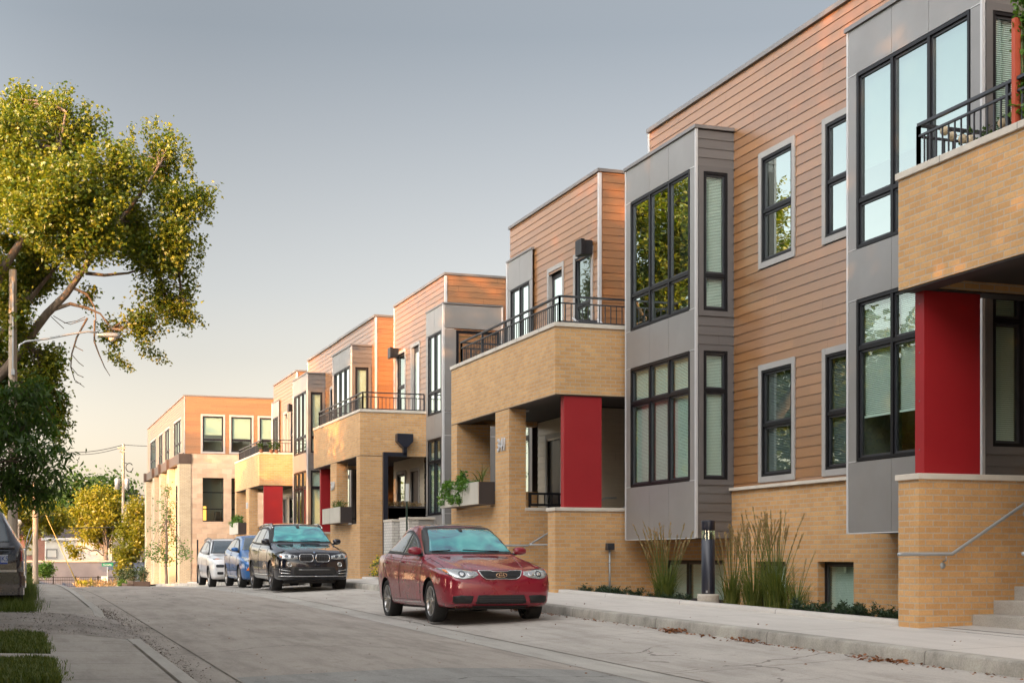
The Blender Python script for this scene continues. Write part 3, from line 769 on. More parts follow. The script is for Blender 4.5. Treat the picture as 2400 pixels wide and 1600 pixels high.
# ------------------------------------------------------------------ 347: downspout, black planter, cabinets
zE = -.08
ds = MB(); y0 = 43.0
ds.add([(10.78,43.04,3.26),(10.92,43.04,3.26),(10.92,42.90,3.26),(10.78,42.90,3.26)], [])
bdx = MB()
prof = [(11.20,3.80),(11.70,3.80),(11.70,3.56),(11.52,3.38),(11.38,3.38),(11.20,3.56)]
yf, yb_ = 42.62, 42.90
n = len(prof)
bdx.add([(x,yf,z) for x,z in prof]+[(x,yb_,z) for x,z in prof], [tuple(range(n)), tuple(range(n,2*n))[::-1]]+[(i,n+i,n+(i+1)%n,(i+1)%n) for i in range(n)])
DS = bdx.build('downspout_head', M['navy'], HE, bevel=.01)
ds = MB(); ds.box(11.40,11.52,42.68,42.82,3.14,3.38); ds.box(10.78,11.52,42.68,42.82,3.10,3.23) ; ds.box(10.78,10.92,42.68,42.82,-.70,3.10)
ds.build('downspout', M['navy'], HE, bevel=.006)
def planter(label, x0, x1, y0, y1, z0, z1, front, side, jx=None):
    P = empty('planter_box', ((x0+x1)/2, (y0+y1)/2, z0), label, 'planter', 'planter boxes on the porches')
    mb = MB(); t_ = .03
    mb.box(x0, x0+t_, y0, y1, z0, z1); mb.build('front_panel', M[front], P, bevel=.003)
    mb = MB(); mb.box(x0+t_, x1, y0, y0+t_, z0, z1); mb.box(x0+t_, x1, y1-t_, y1, z0, z1); mb.box(x1-t_, x1, y0+t_, y1-t_, z0, z1); mb.box(x0+t_, x1-t_, y0+t_, y1-t_, z0, z0+.02); mb.build('side_panel', M[side], P)
    if jx:
        j = MB(); j.box(x0-.002, x0+.001, jx-.006, jx+.006, z0, z1); j.build('panel_joint', M['darktrim'], P)
    so_ = MB(); so_.box(x0+t_+.002, x1-t_-.002, y0+t_+.002, y1-t_-.002, z0+.02, z1-.06); so_.build('soil', M['soil'], P)
    return P
planter('pale grey planter box with trailing green plants, beside house number 341', 9.70, XF-.003, 30.05, 32.95, 1.19, 1.68, 'planter', 'planterdark', 31.9)
planter('long black planter box with dry plants under the black downspout head', 10.95, 12.22, 42.90, 43.0+.07, 1.17, 1.60, 'planterdark', 'planterdark')
planter('pale grey planter box with thin grasses, beside house number 347', 9.70, XF-.003, 43.95, 46.55, 1.11, 1.60, 'planter', 'planterdark', 45.4)
planter('small pale planter box with bright green plant on the farthest townhouse', 9.70, XF-.003, 64.9, 67.4, 1.09, 1.60, 'planter', 'planterdark')
for o in [o for o in bpy.data.objects if o.name.startswith('planter_box')]: pass
# the black one faces the camera: its long side stands 0.3 m proud of the brick
# white brick utility cabinets behind the red sedan
def cabinet(label, px0, px1, pxm, ytop, Y):
    a = PX(px0, ytop, Y=Y); b = PX(px1, ytop, Y=Y); m_ = PX(pxm, ytop, Y=Y)
    zt = a.z; zg = -1.0+LZ(Y)
    C = empty('utility_cabinet', ((a.x+b.x)/2, Y, zg), label, 'cabinet', 'utility cabinets behind the red sedan')
    mb = MB(); mb.box(a.x, m_.x, Y+.002, Y+.9, zg-.1, zt-.06); mb.build('brick_side', M['white_brick'], C)
    mb = MB(); mb.box(m_.x+.001, b.x, Y+.02, Y+.9, zg-.1, zt-.06); mb.build('cabinet_door', M['trim'], C)
    mb = MB(); mb.box(a.x-.02, b.x+.02, Y-.03, Y+.93, zt-.06, zt); mb.build('lid', M['cap'], C, bevel=.008)
cabinet('pale utility cabinet left of the sign post, lower of the two', 919, 960, 938, 1216, 37.6)
cabinet('taller pale utility cabinet right of the sign post, above the sedan roof', 958, 1018, 981, 1211, 36.4)
# sign on a green post between them, seen edge-on
s0 = PX(953.5, 1133, Y=36.0); zg = -1.0+LZ(36)
S = empty('sign_post', (s0.x, 36.0, zg), 'narrow white parking sign on a dark green post behind the red sedan', 'sign')
mb = MB(); mb.box(s0.x-.02, s0.x+.02, 35.98, 36.02, zg-.1, s0.z-.02); mb.build('post', mat('green_post', (.012,.035,.022), .5), S)
mb = MB(); sz = PX(953.5, 1174, Y=36).z
mb.box(s0.x-.044, s0.x+.044, 35.955, 35.965, sz, s0.z); mb.build('sign_panel', mat('sign_white', (.60,.62,.60), .5), S, bevel=.003)
# ------------------------------------------------------------------ electric box with conduit on the cheek wall of 341
c0 = PX(1427, 1290, Y=26.3); zg = -1.0+LZ(26)
E_ = empty('electric_box', (c0.x, 26.28, zg), 'small grey electric box on a conduit against the brick wall of 341', 'electric box')
mb = MB(); mb.box(c0.x-.075, c0.x+.075, 26.18, 26.299, PX(1427,1288,Y=26.2).z, PX(1427,1272,Y=26.2).z); mb.build('box', M['steel'], E_, bevel=.006)
mb = MB(); mb.tube([(c0.x,26.26,PX(1427,1288,Y=26.2).z),(c0.x,26.26,zg-.2)], .018, 10); mb.lathe((c0.x,26.26,PX(1427,1318,Y=26.2).z),(0,0,1),[(.02,-.01),(.026,-.01),(.026,.01),(.02,.01)],10); mb.build('conduit', M['galv'], E_, smooth=True)
# ------------------------------------------------------------------ bollard light
b = Vector((10.55, 20.72, 0)); zb0 = -.945+LZ(20.3)+.0
B = empty('bollard_light', (b.x, b.y, zb0), 'black cylindrical bollard light on a concrete base among the tall grasses', 'bollard')
mb = MB(); mb.lathe((b.x,b.y,zb0-.1),(0,0,1),[(0,0),(.17,0),(.175,.2),(.165,.222),(0,.225)],28); mb.build('base', M['concrete_block'], B, smooth=False, bevel=.006)
z = zb0+.125
mb = MB(); mb.lathe((b.x,b.y,z),(0,0,1),[(.108,0),(.108,.865),(.10,.87),(.0,.87)],32); SH = mb.build('shaft', M['navy'], B, smooth=True)
mb = MB(); mb.lathe((b.x,b.y,z+.87),(0,0,1),[(.098,0),(.07,.08),(.04,.12),(.04,.14)],28); mb.build('reflector', M['black_metal'], B, smooth=True)
mb = MB(); mb.lathe((b.x,b.y,z+.868),(0,0,1),[(.106,0),(.106,.142)],28); mb.build('lens', M['glass'], B, smooth=True)
mb = MB(); mb.lathe((b.x,b.y,z+1.01),(0,0,1),[(.0,-.002),(.11,0),(.112,.15),(.10,.158),(0,.165)],32); mb.build('cap', M['navy'], B, smooth=True, bevel=.004)
mb = MB(); mb.box(b.x-.09,b.x-.065,b.y-.112,b.y-.098,z+.02,z+.055); mb.build('label_plate', M['white'], SH)
# ------------------------------------------------------------------ balcony of the nearest house: trellis, ivy, lanterns; chair at 341
def rz(x, y, X=None, Y=None): return PX(x, y, X=X, Y=Y)
t0 = PX(2378, 42, Y=12.9); X0 = PX(2375, 100, Y=12.9).x
TR = empty('trellis', (X0+.5, 12.9, 4.42), 'red stained wooden trellis standing on the nearest balcony', 'trellis')
zt = PX(2380, 44, Y=12.9).z
mb = MB(); mb.box(X0, X0+.07, 12.87, 12.93, 4.42, zt); mb.build('post', M['redwood'], TR); mb = MB(); mb.box(X0+.95, X0+1.02, 12.87, 12.93, 4.42, zt); mb.build('post', M['redwood'], TR)
mb = MB(); mb.box(X0+.07, X0+.95, 12.872, 12.928, zt-.07, zt); mb.box(X0+.07, X0+.95, 12.872, 12.928, 4.6, 4.67); mb.build('rail', M['redwood'], TR)
mb = MB()
for i in range(-9, 9):
    for sgn in (1, -1):
        a = Vector((X0+.51+i*.14, 0, 0))
        pts = []
        for k in range(41):
            zz = 4.67+(zt-.07-4.67)*k/40; xx = a.x+sgn*(zz-5.7)*.6
            if X0+.07 < xx < X0+.95: pts.append((xx, 12.9+sgn*.006, zz))
        if len(pts) > 1: mb.tube([pts[0], pts[-1]], .008, 4)
mb.build('lattice', M['redwood'], TR)
# paper lantern string along the railing
LN = [(2214,307),(2231,319),(2258,327),(2278,327),(2323,216+72),(2353,288),(2383,262),(2399,232)]
pts = []
for i, (x, y) in enumerate([(2214,307),(2232,320),(2257,326),(2275,328),(2350,289),(2381,262),(2398,232)]):
    p = PX(x, y, X=10.42); pts.append(p)
    G = empty('paper_lantern', tuple(p), None, 'lantern', 'round lanterns on the near balcony')
    G['label'] = ['round tan lantern nearest the far corner of the near balcony railing','second tan lantern from the corner, just in front of the balcony plant','third tan lantern along the near balcony, low beside the plant','fourth tan lantern, mostly hidden behind the cap stone','tan lantern at the foot of the dark window on the near balcony','tan lantern hanging in front of the red trellis post','tan lantern at the right picture edge among the ivy'][i]
    mb = MB(); r = .055
    mb.lathe(tuple(p), (0,0,1), [(r*math.sin(a), -r*math.cos(a)) for a in np.linspace(0, pi, 11)], 16); mb.build('globe', M['globe'], G, smooth=True)
    mb = MB(); mb.lathe((p.x,p.y,p.z+r-.004), (0,0,1), [(.014,0),(.014,.02),(0,.021)], 8); mb.build('socket', M['black_metal'], G)
mb = MB()
P2 = []
for i in range(len(pts)-1):
    for k in range(8):
        q = pts[i].lerp(pts[i+1], k/8); q.z += .075-.05*math.sin(pi*k/8); P2.append(q)
P2.append(pts[-1]+Vector((0,0,.075)))
mb.tube(P2, .004, 5); LW = mb.build('lantern_wire', M['black_metal'], None); tag(LW, 'thin black wire the lanterns hang from on the near balcony', 'wire')
# folding chair behind the railing of 341
cx, cy = 11.4, 27.55
CH = empty('patio_chair', (cx, cy, 4.42), 'low patio chair with pale arms behind the balcony railing of 341', 'chair')
mb = MB(); mb.box(cx-.25, cx+.25, cy-.22, cy+.22, 4.62, 4.65); mb.build('seat', M['steel'], CH)
mb = MB(); mb.add([(cx-.25,cy+.2,4.66),(cx+.25,cy+.2,4.66),(cx+.25,cy+.42,4.98),(cx-.25,cy+.42,4.98)], [(0,1,2,3)]); o = mb.build('backrest', M['steel'], CH); sm_ = o.modifiers.new('s','SOLIDIFY'); sm_.thickness = .02
for s in (-1, 1):
    mb = MB(); mb.tube([(cx+s*.28,cy-.25,4.42),(cx+s*.27,cy-.2,4.80),(cx+s*.27,cy+.1,4.84),(cx+s*.28,cy+.45,5.0)], .018, 8); mb.build('arm', M['white'], CH, smooth=True)
    mb = MB(); mb.tube([(cx+s*.24,cy+.3,4.42),(cx+s*.24,cy-.1,4.63)], .014, 6); mb.build('leg', M['white'], CH, smooth=True)

# ------------------------------------------------------------------ street light on a wooden pole, far poles, wires
def wood_pole(label, x, y, ztop, r0, r1, zg, name='utility_pole', lean=0.0):
    P = empty(name, (x, y, zg), label, 'pole')
    mb = MB(); n = 10; pts = [(x+lean*(i/n), y, zg-.3+(ztop-zg+.3)*i/n) for i in range(n+1)]
    mb.tube(pts, [r0+(r1-r0)*i/n for i in range(n+1)], 14); mb.build('pole', M['wood'], P, smooth=True); return P
p = PX(30, 786, Y=45.5); zg = -1.0+LZ(45)
SL = wood_pole('weathered wooden pole carrying a curved grey street lamp arm over the road', p.x, 45.5, PX(30,632,Y=45.5).z, .155, .115, zg, 'street_light')
mb = MB(); arm = [PX(a,b_,Y=45.3) for a,b_ in ((44,822),(46,808),(60,800),(110,794),(165,783),(205,777),(228,779))]
mb.tube(arm, .03, 10); mb.build('lamp_arm', M['galv'], SL, smooth=True)
# cobra head: elongated shell swept along X
def shell(cx, cy, cz, L_, w_, h_, m_, par, nm):
    mb = MB(); n = 14; base = []
    for i in range(n+1):
        t_ = i/n; x = cx-L_/2+L_*t_; k = (0.30+.70*math.sin(min(1,t_*1.7)*pi/2))*(1-max(0,(t_-.8)/.2)**2*.75)
        ring = []
        for j in range(16):
            a = 2*pi*j/16; ring.append((x, cy+w_/2*k*cos(a), cz+(h_*.55 if sin(a) > 0 else h_*.45)*k*sin(a)))
        mb.v.extend(ring)
        if i:
            for j in range(16):
                j2 = (j+1) % 16; b0 = (i-1)*16
                mb.f.append((b0+j, b0+j2, b0+16+j2, b0+16+j))
    mb.f.append(tuple(range(16))[::-1]); mb.f.append(tuple(n*16+j for j in range(16)))
    return mb.build(nm, m_, par, smooth=True)
hd = PX(255, 786, Y=45.3)
shell(hd.x, 45.3, hd.z, .70, .30, .17, M['galv'], SL, 'lamp_head')
mb = MB(); mb.lathe((hd.x+.1, 45.3, hd.z-.07), (0,0,-1), [(.12,0),(.11,.05),(.07,.09),(0,.10)], 18); mb.build('lamp_lens', M['lens'], SL, smooth=True)
mb = MB(); mb.box(p.x-.02, p.x+.02, 45.5-.18, 45.5-.14, PX(30,870,Y=45.5).z, PX(30,660,Y=45.5).z); mb.box(p.x-.05,p.x+.05,45.5-.24,45.5-.14,PX(30,880,Y=45.5).z,PX(30,866,Y=45.5).z); mb.build('cable_guard', M['galv'], SL)
p1 = PX(83, 1180, Y=72); zg1 = PX(83, 1372, Y=72).z-.3
U1 = wood_pole('slim sunlit pole at the end of the left sidewalk, above the retaining wall', p1.x, 72, PX(83,1120,Y=72).z, .135, .12, zg1)
p2 = PX(289, 1040, Y=122); zg2 = -1.5+LZ(122)
U2 = wood_pole('tall far utility pole with transformers, sunlit in front of the yellow trees', p2.x, 122, p2.z, .16, .11, zg2)
def PY(x, y, Y): return PX(x, y, Y=Y)
mb = MB(); a = PY(289,1050,122); mb.box(a.x-.45, a.x+.15, 121.85, 122.05, a.z-.08, a.z+.08); mb.box(a.x-.3, a.x+.12, 121.85, 122.05, PY(289,1058,122).z-.05, PY(289,1058,122).z+.05); mb.build('crossarm', M['wood'], U2)
for dx, yy in ((-.48,1134),(.28,1134)):
    q = PY(289, yy, 122); mb = MB(); mb.lathe((q.x+dx, 121.9, q.z-.45), (0,0,1), [(0,0),(.2,0),(.2,.85),(.14,.92),(0,.93)], 16); mb.build('transformer', M['galv'], U2, smooth=True)
mb = MB(); q = PY(296,1092,122); mb.tube([q+Vector((.25+.28*cos(t_),0,.35*sin(t_)-.1)) for t_ in np.linspace(.6, 6.2, 18)], .04, 6); mb.tube([q+Vector((-.2,0,.3)), q+Vector((.1,0,.2))], .03, 6); mb.build('cable_loop', M['black_metal'], U2, smooth=True)
def wire(label, pts, r, sag=.0):
    mb = MB(); P_ = []
    for i in range(len(pts)-1):
        for k in range(12):
            q = pts[i].lerp(pts[i+1], k/12); q = q.copy(); q.z -= sag*math.sin(pi*k/12); P_.append(q)
    P_.append(pts[-1]); mb.tube(P_, r, 5)
    o = mb.build('overhead_wire', M['steel'], None, smooth=True); tag(o, label, 'wire', 'overhead wires by the far pole')
wire('topmost thin wire running left from the top of the far utility pole', [PY(150,1060,122), PY(289,1042,122)], .03, .2)
wire('second thin wire just below the topmost one, left of the far pole', [PY(150,1064,122), PY(289,1047,122)], .025, .25)
wire('thin wire from the top of the far pole toward the stone office building', [PY(289,1042,122), PY(420,1042,122)], .025, .1)
wire('lower pair wire right of the far pole transformers, upper one', [PY(289,1152,122), PY(400,1165,122)], .03, .1)
wire('lower pair wire right of the far pole transformers, lower one', [PY(289,1160,122), PY(400,1174,122)], .03, .1)
wire('low cable crossing in front of the yellow trees at mid height of the far pole', [PY(50,1236,122), PY(289,1234,122), PY(400,1236,122)], .035, .05)
gw_ = MB(); a, b_ = PY(107,1206,74), PY(184,1374,74); gw_.tube([a, a.lerp(b_,.5), b_], [.012,.02,.03], 6); gw_.tube([PY(83,1150,72), a], .012, 5)
o = gw_.build('guy_wire', mat('guy_guard', (.55,.42,.12), .5), None, smooth=True); tag(o, 'taut guy wire slanting to the ground right of the slim pole', 'wire')
# street name sign and small notice
q = PY(252, 1345, 97); zg = -1.45+LZ(97)
SN = empty('street_sign', (q.x, 97, zg), 'green street name sign on a thin metal post before the grey retaining wall', 'street sign')
mb = MB(); mb.tube([(q.x,97,zg-.1),(q.x,97,PY(252,1319,97).z)], .03, 8); mb.build('post', M['galv'], SN, smooth=True)
mb = MB(); l, r_ = PY(238.5,1322,97), PY(264.5,1322,97); zt, zb_ = PY(250,1318.8,97).z, PY(250,1326,97).z
mb.box(l.x, r_.x, 96.93, 96.96, zb_, zt); PN = mb.build('sign_blade', mat('sign_green', (.0,.22,.10), .4), SN)
digits(PN, 'Newberry', ((l.x+r_.x)/2-.0, 96.92, (zt+zb_)/2), .12, (1,0,0), 'white', 'sign_lettering', .01, .72)
q = PY(244.5, 1354, 96); N_ = empty('notice_sign', (q.x, 96, -1.45+LZ(96)), 'small white rectangular notice with dark lettering beside the street sign post', 'sign')
mb = MB(); mb.tube([(q.x,96,zg-.1),(q.x,96,PY(244,1350,96).z)], .025, 6); mb.build('post', M['galv'], N_)
mb = MB(); mb.box(q.x-.19, q.x+.19, 95.93, 95.96, PY(244,1359,96).z, PY(244,1350,96).z); NP = mb.build('notice_panel', M['sign_white'] if 'sign_white' in M else MATS['sign_white'], N_)
mb = MB(); z0_, z1_ = PY(244,1357.8,96).z, PY(244,1351.2,96).z
mb.box(q.x-.13, q.x+.13, 95.92, 95.929, z1_-.04, z1_-.02); mb.box(q.x-.13,q.x+.13,95.92,95.929,z0_+.02,z0_+.05); mb.box(q.x-.10,q.x+.10,95.92,95.929,(z0_+z1_)/2-.01,(z0_+z1_)/2+.015); mb.build('notice_lettering', M['darktrim'], NP)
# black post and dark retaining edges near the far building
q = PX(463, 1264, Y=70); mb = MB(); mb.box(q.x-.035, q.x+.035, 69.97, 70.03, -1.3, q.z); o = mb.build('marker_post', M['black_metal'], None, bevel=.01); tag(o, 'thin black post standing behind the white SUV, against the stone wall', 'post')
# ------------------------------------------------------------------ stone and timber office building at the end of the row
m = mat('stone_block', (.52,.42,.33), .9, spec=.2); M['stone'] = m; t = NT(m); p = t.pos(); x, y, z = t.xyz(p)
bt = t.new('ShaderNodeTexBrick'); bt.offset = .5
for k, v in (('Scale',1.0),('Brick Width',.6),('Row Height',.3),('Mortar Size',.008),('Mortar Smooth',.3)): bt.inputs[k].default_value = v
bt.inputs['Color1'].default_value = (.57,.41,.29,1); bt.inputs['Color2'].default_value = (.46,.32,.22,1); bt.inputs['Mortar'].default_value = (.42,.34,.28,1)
t.link(t.comb(t.math('ADD', x, y), z, 0.0), bt.inputs['Vector'])
c = t.mix(.5, bt.outputs['Color'], t.ramp(t.noise(t.scale(p,1,1,2.2), 1.6, 5, .65), [(.3,(.72,.70,.68)),(.7,(1.2,1.15,1.12))]), 'MULTIPLY'); t.base(c); t.bump(t.noise(p, 5, 5), .6, .03)
M['bronze'] = noisy('bronze_metal', (.10,.065,.05), (.13,.09,.07), 2, .45, .05, metal=.5)
L0, LX = 88.0, 10.0; zg = -1.75+LZ(88)+.4
FB = empty('office_building', (LX, L0, zg), 'two storey office building at the street end, brown siding over pale stone and brick', 'building')
gb = zg-1.2
wl = MB(); bk = MB()
cf = ('Y', L0, -1); sf = ('X', LX, -1)
cw = [(10.95,12.41,6.30,8.66), (12.65,14.12,6.30,8.66), (14.36,15.83,6.30,8.66)]
cwi = [(a+.12, b-.12, c_+.12, d_-.12) for a,b,c_,d_ in cw]
sw = [(89.6,93.6,6.45,8.5), (96.1,99.0,6.45,8.5), (100.5,103.2,6.45,8.5), (105.3,109.5,6.45,8.5)]
siding(wl, cf, LX, 24, 6.26, 9.7, cwi); siding(wl, sf, L0, 112, 6.35, 9.7, sw)
flat(bk, cf, LX, 24, 6.26, 9.7, cwi, -.006); flat(bk, sf, L0, 112, 6.3, 9.7, sw, -.006)
wl.build('siding_wall', M['brown'], FB); bk.build('wall_backing', M['dark'], FB)
mb = MB(); mb.box(LX-.03, LX+.03, L0-.03, L0+.03, 6.26, 9.7); mb.build('corner_board', M['trim'], FB)
mb = MB(); mb.box(LX-.06, LX+.3, L0-.06, 112, 9.7, 9.78); mb.box(LX+.3, 24, L0-.06, L0+.3, 9.7, 9.778); mb.build('parapet_cap', M['flash'], FB)
mb = MB(); mb.box(LX+.3, 24, L0+.3, 112, 9.4, 9.5); mb.build('roof', M['roof'], FB)
for i, q in enumerate(cwi): window(FB, cf, *q, rows=[q[2]+.72], trim=.12, trimmat='trim', blind='shade', blindz=q[2]+(1.0 if i == 0 else .82 if i == 1 else .7), sash=True)
for q in sw:
    n = 3 if q[1]-q[0] > 3 else 2; w_ = (q[1]-q[0])/n
    window(FB, sf, *q, cols=[q[0]+w_*k for k in range(1,n)], rows=[7.1], trim=.1, trimmat='trim', blind='shade', glass='glass2')
# stone wall of the lower storey (end wall) with two tall windows
lw = [(11.07,12.33,2.22,4.84), (12.78,14.0,2.22,4.84)]
st = MB(); sfr = ('Y', L0-.02, -1); flat(st, sfr, 10.37, 24, gb, 6.255, lw); 
for q in lw: reveal(st, sfr, *q, .2)
st.build('stone_wall', M['stone'], FB)
for i, q in enumerate(lw): window(FB, sfr, *q, rows=[q[2]+1.75, q[2]+.75], trim=0, blind='none', set_back=.2, sash=False)
ch = MB(); ch.box(11.85,12.2,88.5,88.8,2.3,2.85); o = ch.build('desk_chair_back', M['black_metal'], FB, bevel=.05)
lamp = MB(); lamp.box(11.12,11.34,88.45,88.5,2.3,3.15); lamp.build('lit_partition', mat('lit_partition', (.7,.35,.08), .6, emit=(1.0,.42,.08), estr=1.2), FB)
# bronze belt course
be = MB(); be.box(9.66, 10.40, L0-.10, L0+.9, 5.66, 6.25); be.box(9.75, 9.999, L0+.9, 112.5, 5.75, 6.30)
for yy in (94.5, 99.8, 104.4, 110.4): be.box(9.6, 9.75, yy, yy+.6, 5.70, 6.32)
be.build('belt_course', M['bronze'], FB)
# brick pilasters and street side
pl = MB(); pl.box(9.70, 10.37, L0-.06, L0+1.1, gb, 5.655)
for yy in (94.2, 99.5, 104.0, 110.2): pl.box(9.74, 10.3, yy, yy+1.2, gb, 5.70)
slo = [(89.9,91.2,0.0,4.6), (91.8,93.5,0.0,4.6), (96.0,97.3,0.0,4.6), (97.6,98.9,0,4.6), (101.2,103.4,0,4.6), (105.9,109.0,0,4.6)]
slo = [(a,b,zg+.3,d_) for a,b,c_,d_ in slo]
flat(pl, ('X', 10.1, -1), L0+1.1, 112, gb, 5.75, slo)
pl.build('brick_wall', M['palebrick'], FB)
for q in slo: window(FB, ('X',10.1,-1), *q, rows=[q[3]-1.0], trim=0, blind='none', glass='glass2', sash=False)
bw = MB(); bw.quad((24,L0,gb),(24,112,gb),(24,112,9.5),(24,L0,9.5)); bw.quad((10.1,112,gb),(24,112,gb),(24,112,9.5),(10.1,112,9.5)); bw.build('rear_wall', M['brown'], FB)
# low steel planter beds in front of it
for nm, a, b_, yt, lab in (('low_wall', 312, 352, 1362, 'low weathered steel wall before the shrubs, the longer one'), ('low_wall', 298, 314, 1368, 'short low steel wall left of the longer one')):
    p0 = PX(a, yt, Y=84); p1_ = PX(b_, yt, Y=84); mb = MB(); mb.box(p0.x, p1_.x, 84, 84.12, -1.9, p0.z); mb.box(p0.x, p0.x+.12, 84.12, 88, -1.9, p0.z-.002); o = mb.build(nm, M['bronze'], None); tag(o, lab, 'wall', 'low steel walls by the office building')
p0 = PX(268, 1371, Y=92); mb = MB(); mb.box(p0.x, p0.x+1.6, 92, 92.5, -2.2, PX(268,1368,Y=92).z); o = mb.build('concrete_kerb_block', M['concrete_block'], None, bevel=.02); tag(o, 'pale concrete block at the far road edge below the shrubs', 'block')
# ------------------------------------------------------------------ retaining wall, fence, houses beyond
M['bluegray'] = noisy('blue_grey_render', (.12,.14,.19), (.18,.205,.26), .5, .9, .2, 10)
def pw(x, y, Y): return PX(x, y, Y=Y)
a = pw(62,1313,128); b_ = pw(350,1313,128)
RW = empty('retaining_wall', ((a.x+b_.x)/2, 128, -3.5), 'long blue-grey rendered retaining wall crossing the street end', 'wall')
mb = MB(); mb.box(a.x-12, b_.x+3, 128, 128.5, -4.5, a.z-.12); mb.build('wall', M['bluegray'], RW)
mb = MB(); mb.box(a.x-12, b_.x+3, 127.9, 128.6, a.z-.12, a.z+.02); mb.build('coping', M['cap'], RW)
FN = empty('metal_fence', (a.x+4, 126, -3.5), 'low black metal fence with thin pickets below the retaining wall', 'fence')
zf = pw(200,1351,126).z; zl = -3.6
mb = MB()
x = a.x+.3
while x < b_.x-.8: mb.box(x-.012, x+.012, 125.99, 126.01, zl, zf-.04); x += .14
mb.build('picket_panel', M['black_metal'], FN)
mb = MB(); mb.box(a.x+.3, b_.x-.8, 125.97, 126.03, zf-.05, zf); mb.box(a.x+.3, b_.x-.8, 125.97, 126.03, zf-.28, zf-.24); mb.build('rail', M['black_metal'], FN)
for x in np.linspace(a.x+.3, b_.x-.8, 6):
    mb = MB(); mb.box(x-.05, x+.05, 125.95, 126.05, zl, zf+.08); mb.build('post', M['black_metal'], FN)
# white rendered house with dark roof
M['whitewall'] = noisy('white_wall', (.50,.49,.45), (.56,.55,.51), .6, .9, .1)
M['darkroof'] = noisy('dark_shingle', (.045,.032,.03), (.065,.05,.045), 3, .9, .4)
M['redbrick'] = brick_mat('red_brick', (.24,.07,.045), (.18,.055,.04), (.28,.24,.2), bump=.2)
H1 = empty('house', (pw(160,1300,138).x, 138, -2), 'low white walled house with dark roof behind the retaining wall', 'house')
l = pw(107,1262,138); r_ = pw(262,1262,138)
mb = MB(); mb.box(l.x, r_.x, 138, 146, -2.5, l.z-.12); mb.build('wall', M['whitewall'], H1)
mb = MB(); mb.box(l.x-.3, r_.x+.3, 137.6, 146.4, l.z-.12, l.z+.1); mb.build('eaves', M['white'], H1)
zr = pw(107,1232,138).z
mb = MB(); mb.add([(l.x-.3,138,l.z+.1),(r_.x+.3,138,l.z+.1),(r_.x+.3,146,l.z+.1),(l.x-.3,146,l.z+.1),(l.x-.1,142,zr),(r_.x,142,zr)], [(0,1,5,4),(2,3,4,5),(0,4,3),(1,2,5)]); mb.build('roof', M['darkroof'], H1)
gq = (pw(100,1292,138).x, pw(128,1292,138).x)
window(H1, ('Y',138,-1), gq[0]+.35, gq[1]+.2, pw(100,1309,138).z+.1, pw(100,1296,138).z+.35, trim=.1, blind='full')
H2 = empty('house', (pw(85,1300,141).x, 141, -2), 'dark red brick house with gable roof, left of the white house', 'house')
l2 = pw(40,1270,141); r2 = pw(107,1240,141)
mb = MB(); mb.box(l2.x, r2.x, 141, 149, -2.5, pw(60,1252,141).z); mb.build('wall', M['redbrick'], H2)
zr2 = pw(90,1228,141).z; ze = pw(60,1252,141).z; mxx = (l2.x+r2.x)/2+.6
mb = MB(); mb.add([(l2.x-.4,140.6,ze),(r2.x+.4,140.6,ze),(mxx,140.6,zr2),(l2.x-.4,149.4,ze),(r2.x+.4,149.4,ze),(mxx,149.4,zr2)], [(0,1,2),(3,5,4),(0,2,5,3),(2,1,4,5),(0,3,4,1)]); mb.build('roof', M['darkroof'], H2)
mb = MB(); q = pw(72,1285,140.9); mb.box(q.x-.5,q.x+.5,140.9,141.05,q.z-.6,q.z+.4); mb.build('window', M['glass2'], H2)
# round globe lamp on the far left
q = pw(44,1223,100); GL = empty('globe_lamp', (q.x,100,-2), 'round white globe lamp on a short post beyond the parked van', 'lamp')
mb = MB(); r = .17*1.05; mb.lathe(tuple(q), (0,0,1), [(r*math.sin(a_), -r*math.cos(a_)) for a_ in np.linspace(0, pi, 11)], 16); mb.build('globe', mat('globe_white', (.75,.68,.55), .4), GL, smooth=True)
mb = MB(); mb.tube([(q.x-.02,100,-2.2),(q.x-.02,100,q.z-.15)], .06, 8); mb.build('post', M['wood'], GL, smooth=True)
q = pw(58,1290,60); ST = empty('wooden_post', (q.x,60,-1.2), 'grey weathered stub post with cables between the van and the slim pole', 'post')
mb = MB(); mb.tube([(q.x,60,-1.4),(q.x,60,q.z),(q.x+.01,60,pw(60,1285,60).z)], [.075,.07,.06], 10); mb.build('post', M['galv'], ST, smooth=True)
mb = MB(); mb.tube([pw(60,1287,60),pw(63,1262,60),pw(70,1240,60),pw(74,1236,60)], .018, 6); mb.tube([pw(61,1290,60),pw(68,1272,60),pw(76,1250,60),pw(80,1240,60)], .018, 6); mb.build('cable', M['galv'], ST, smooth=True)
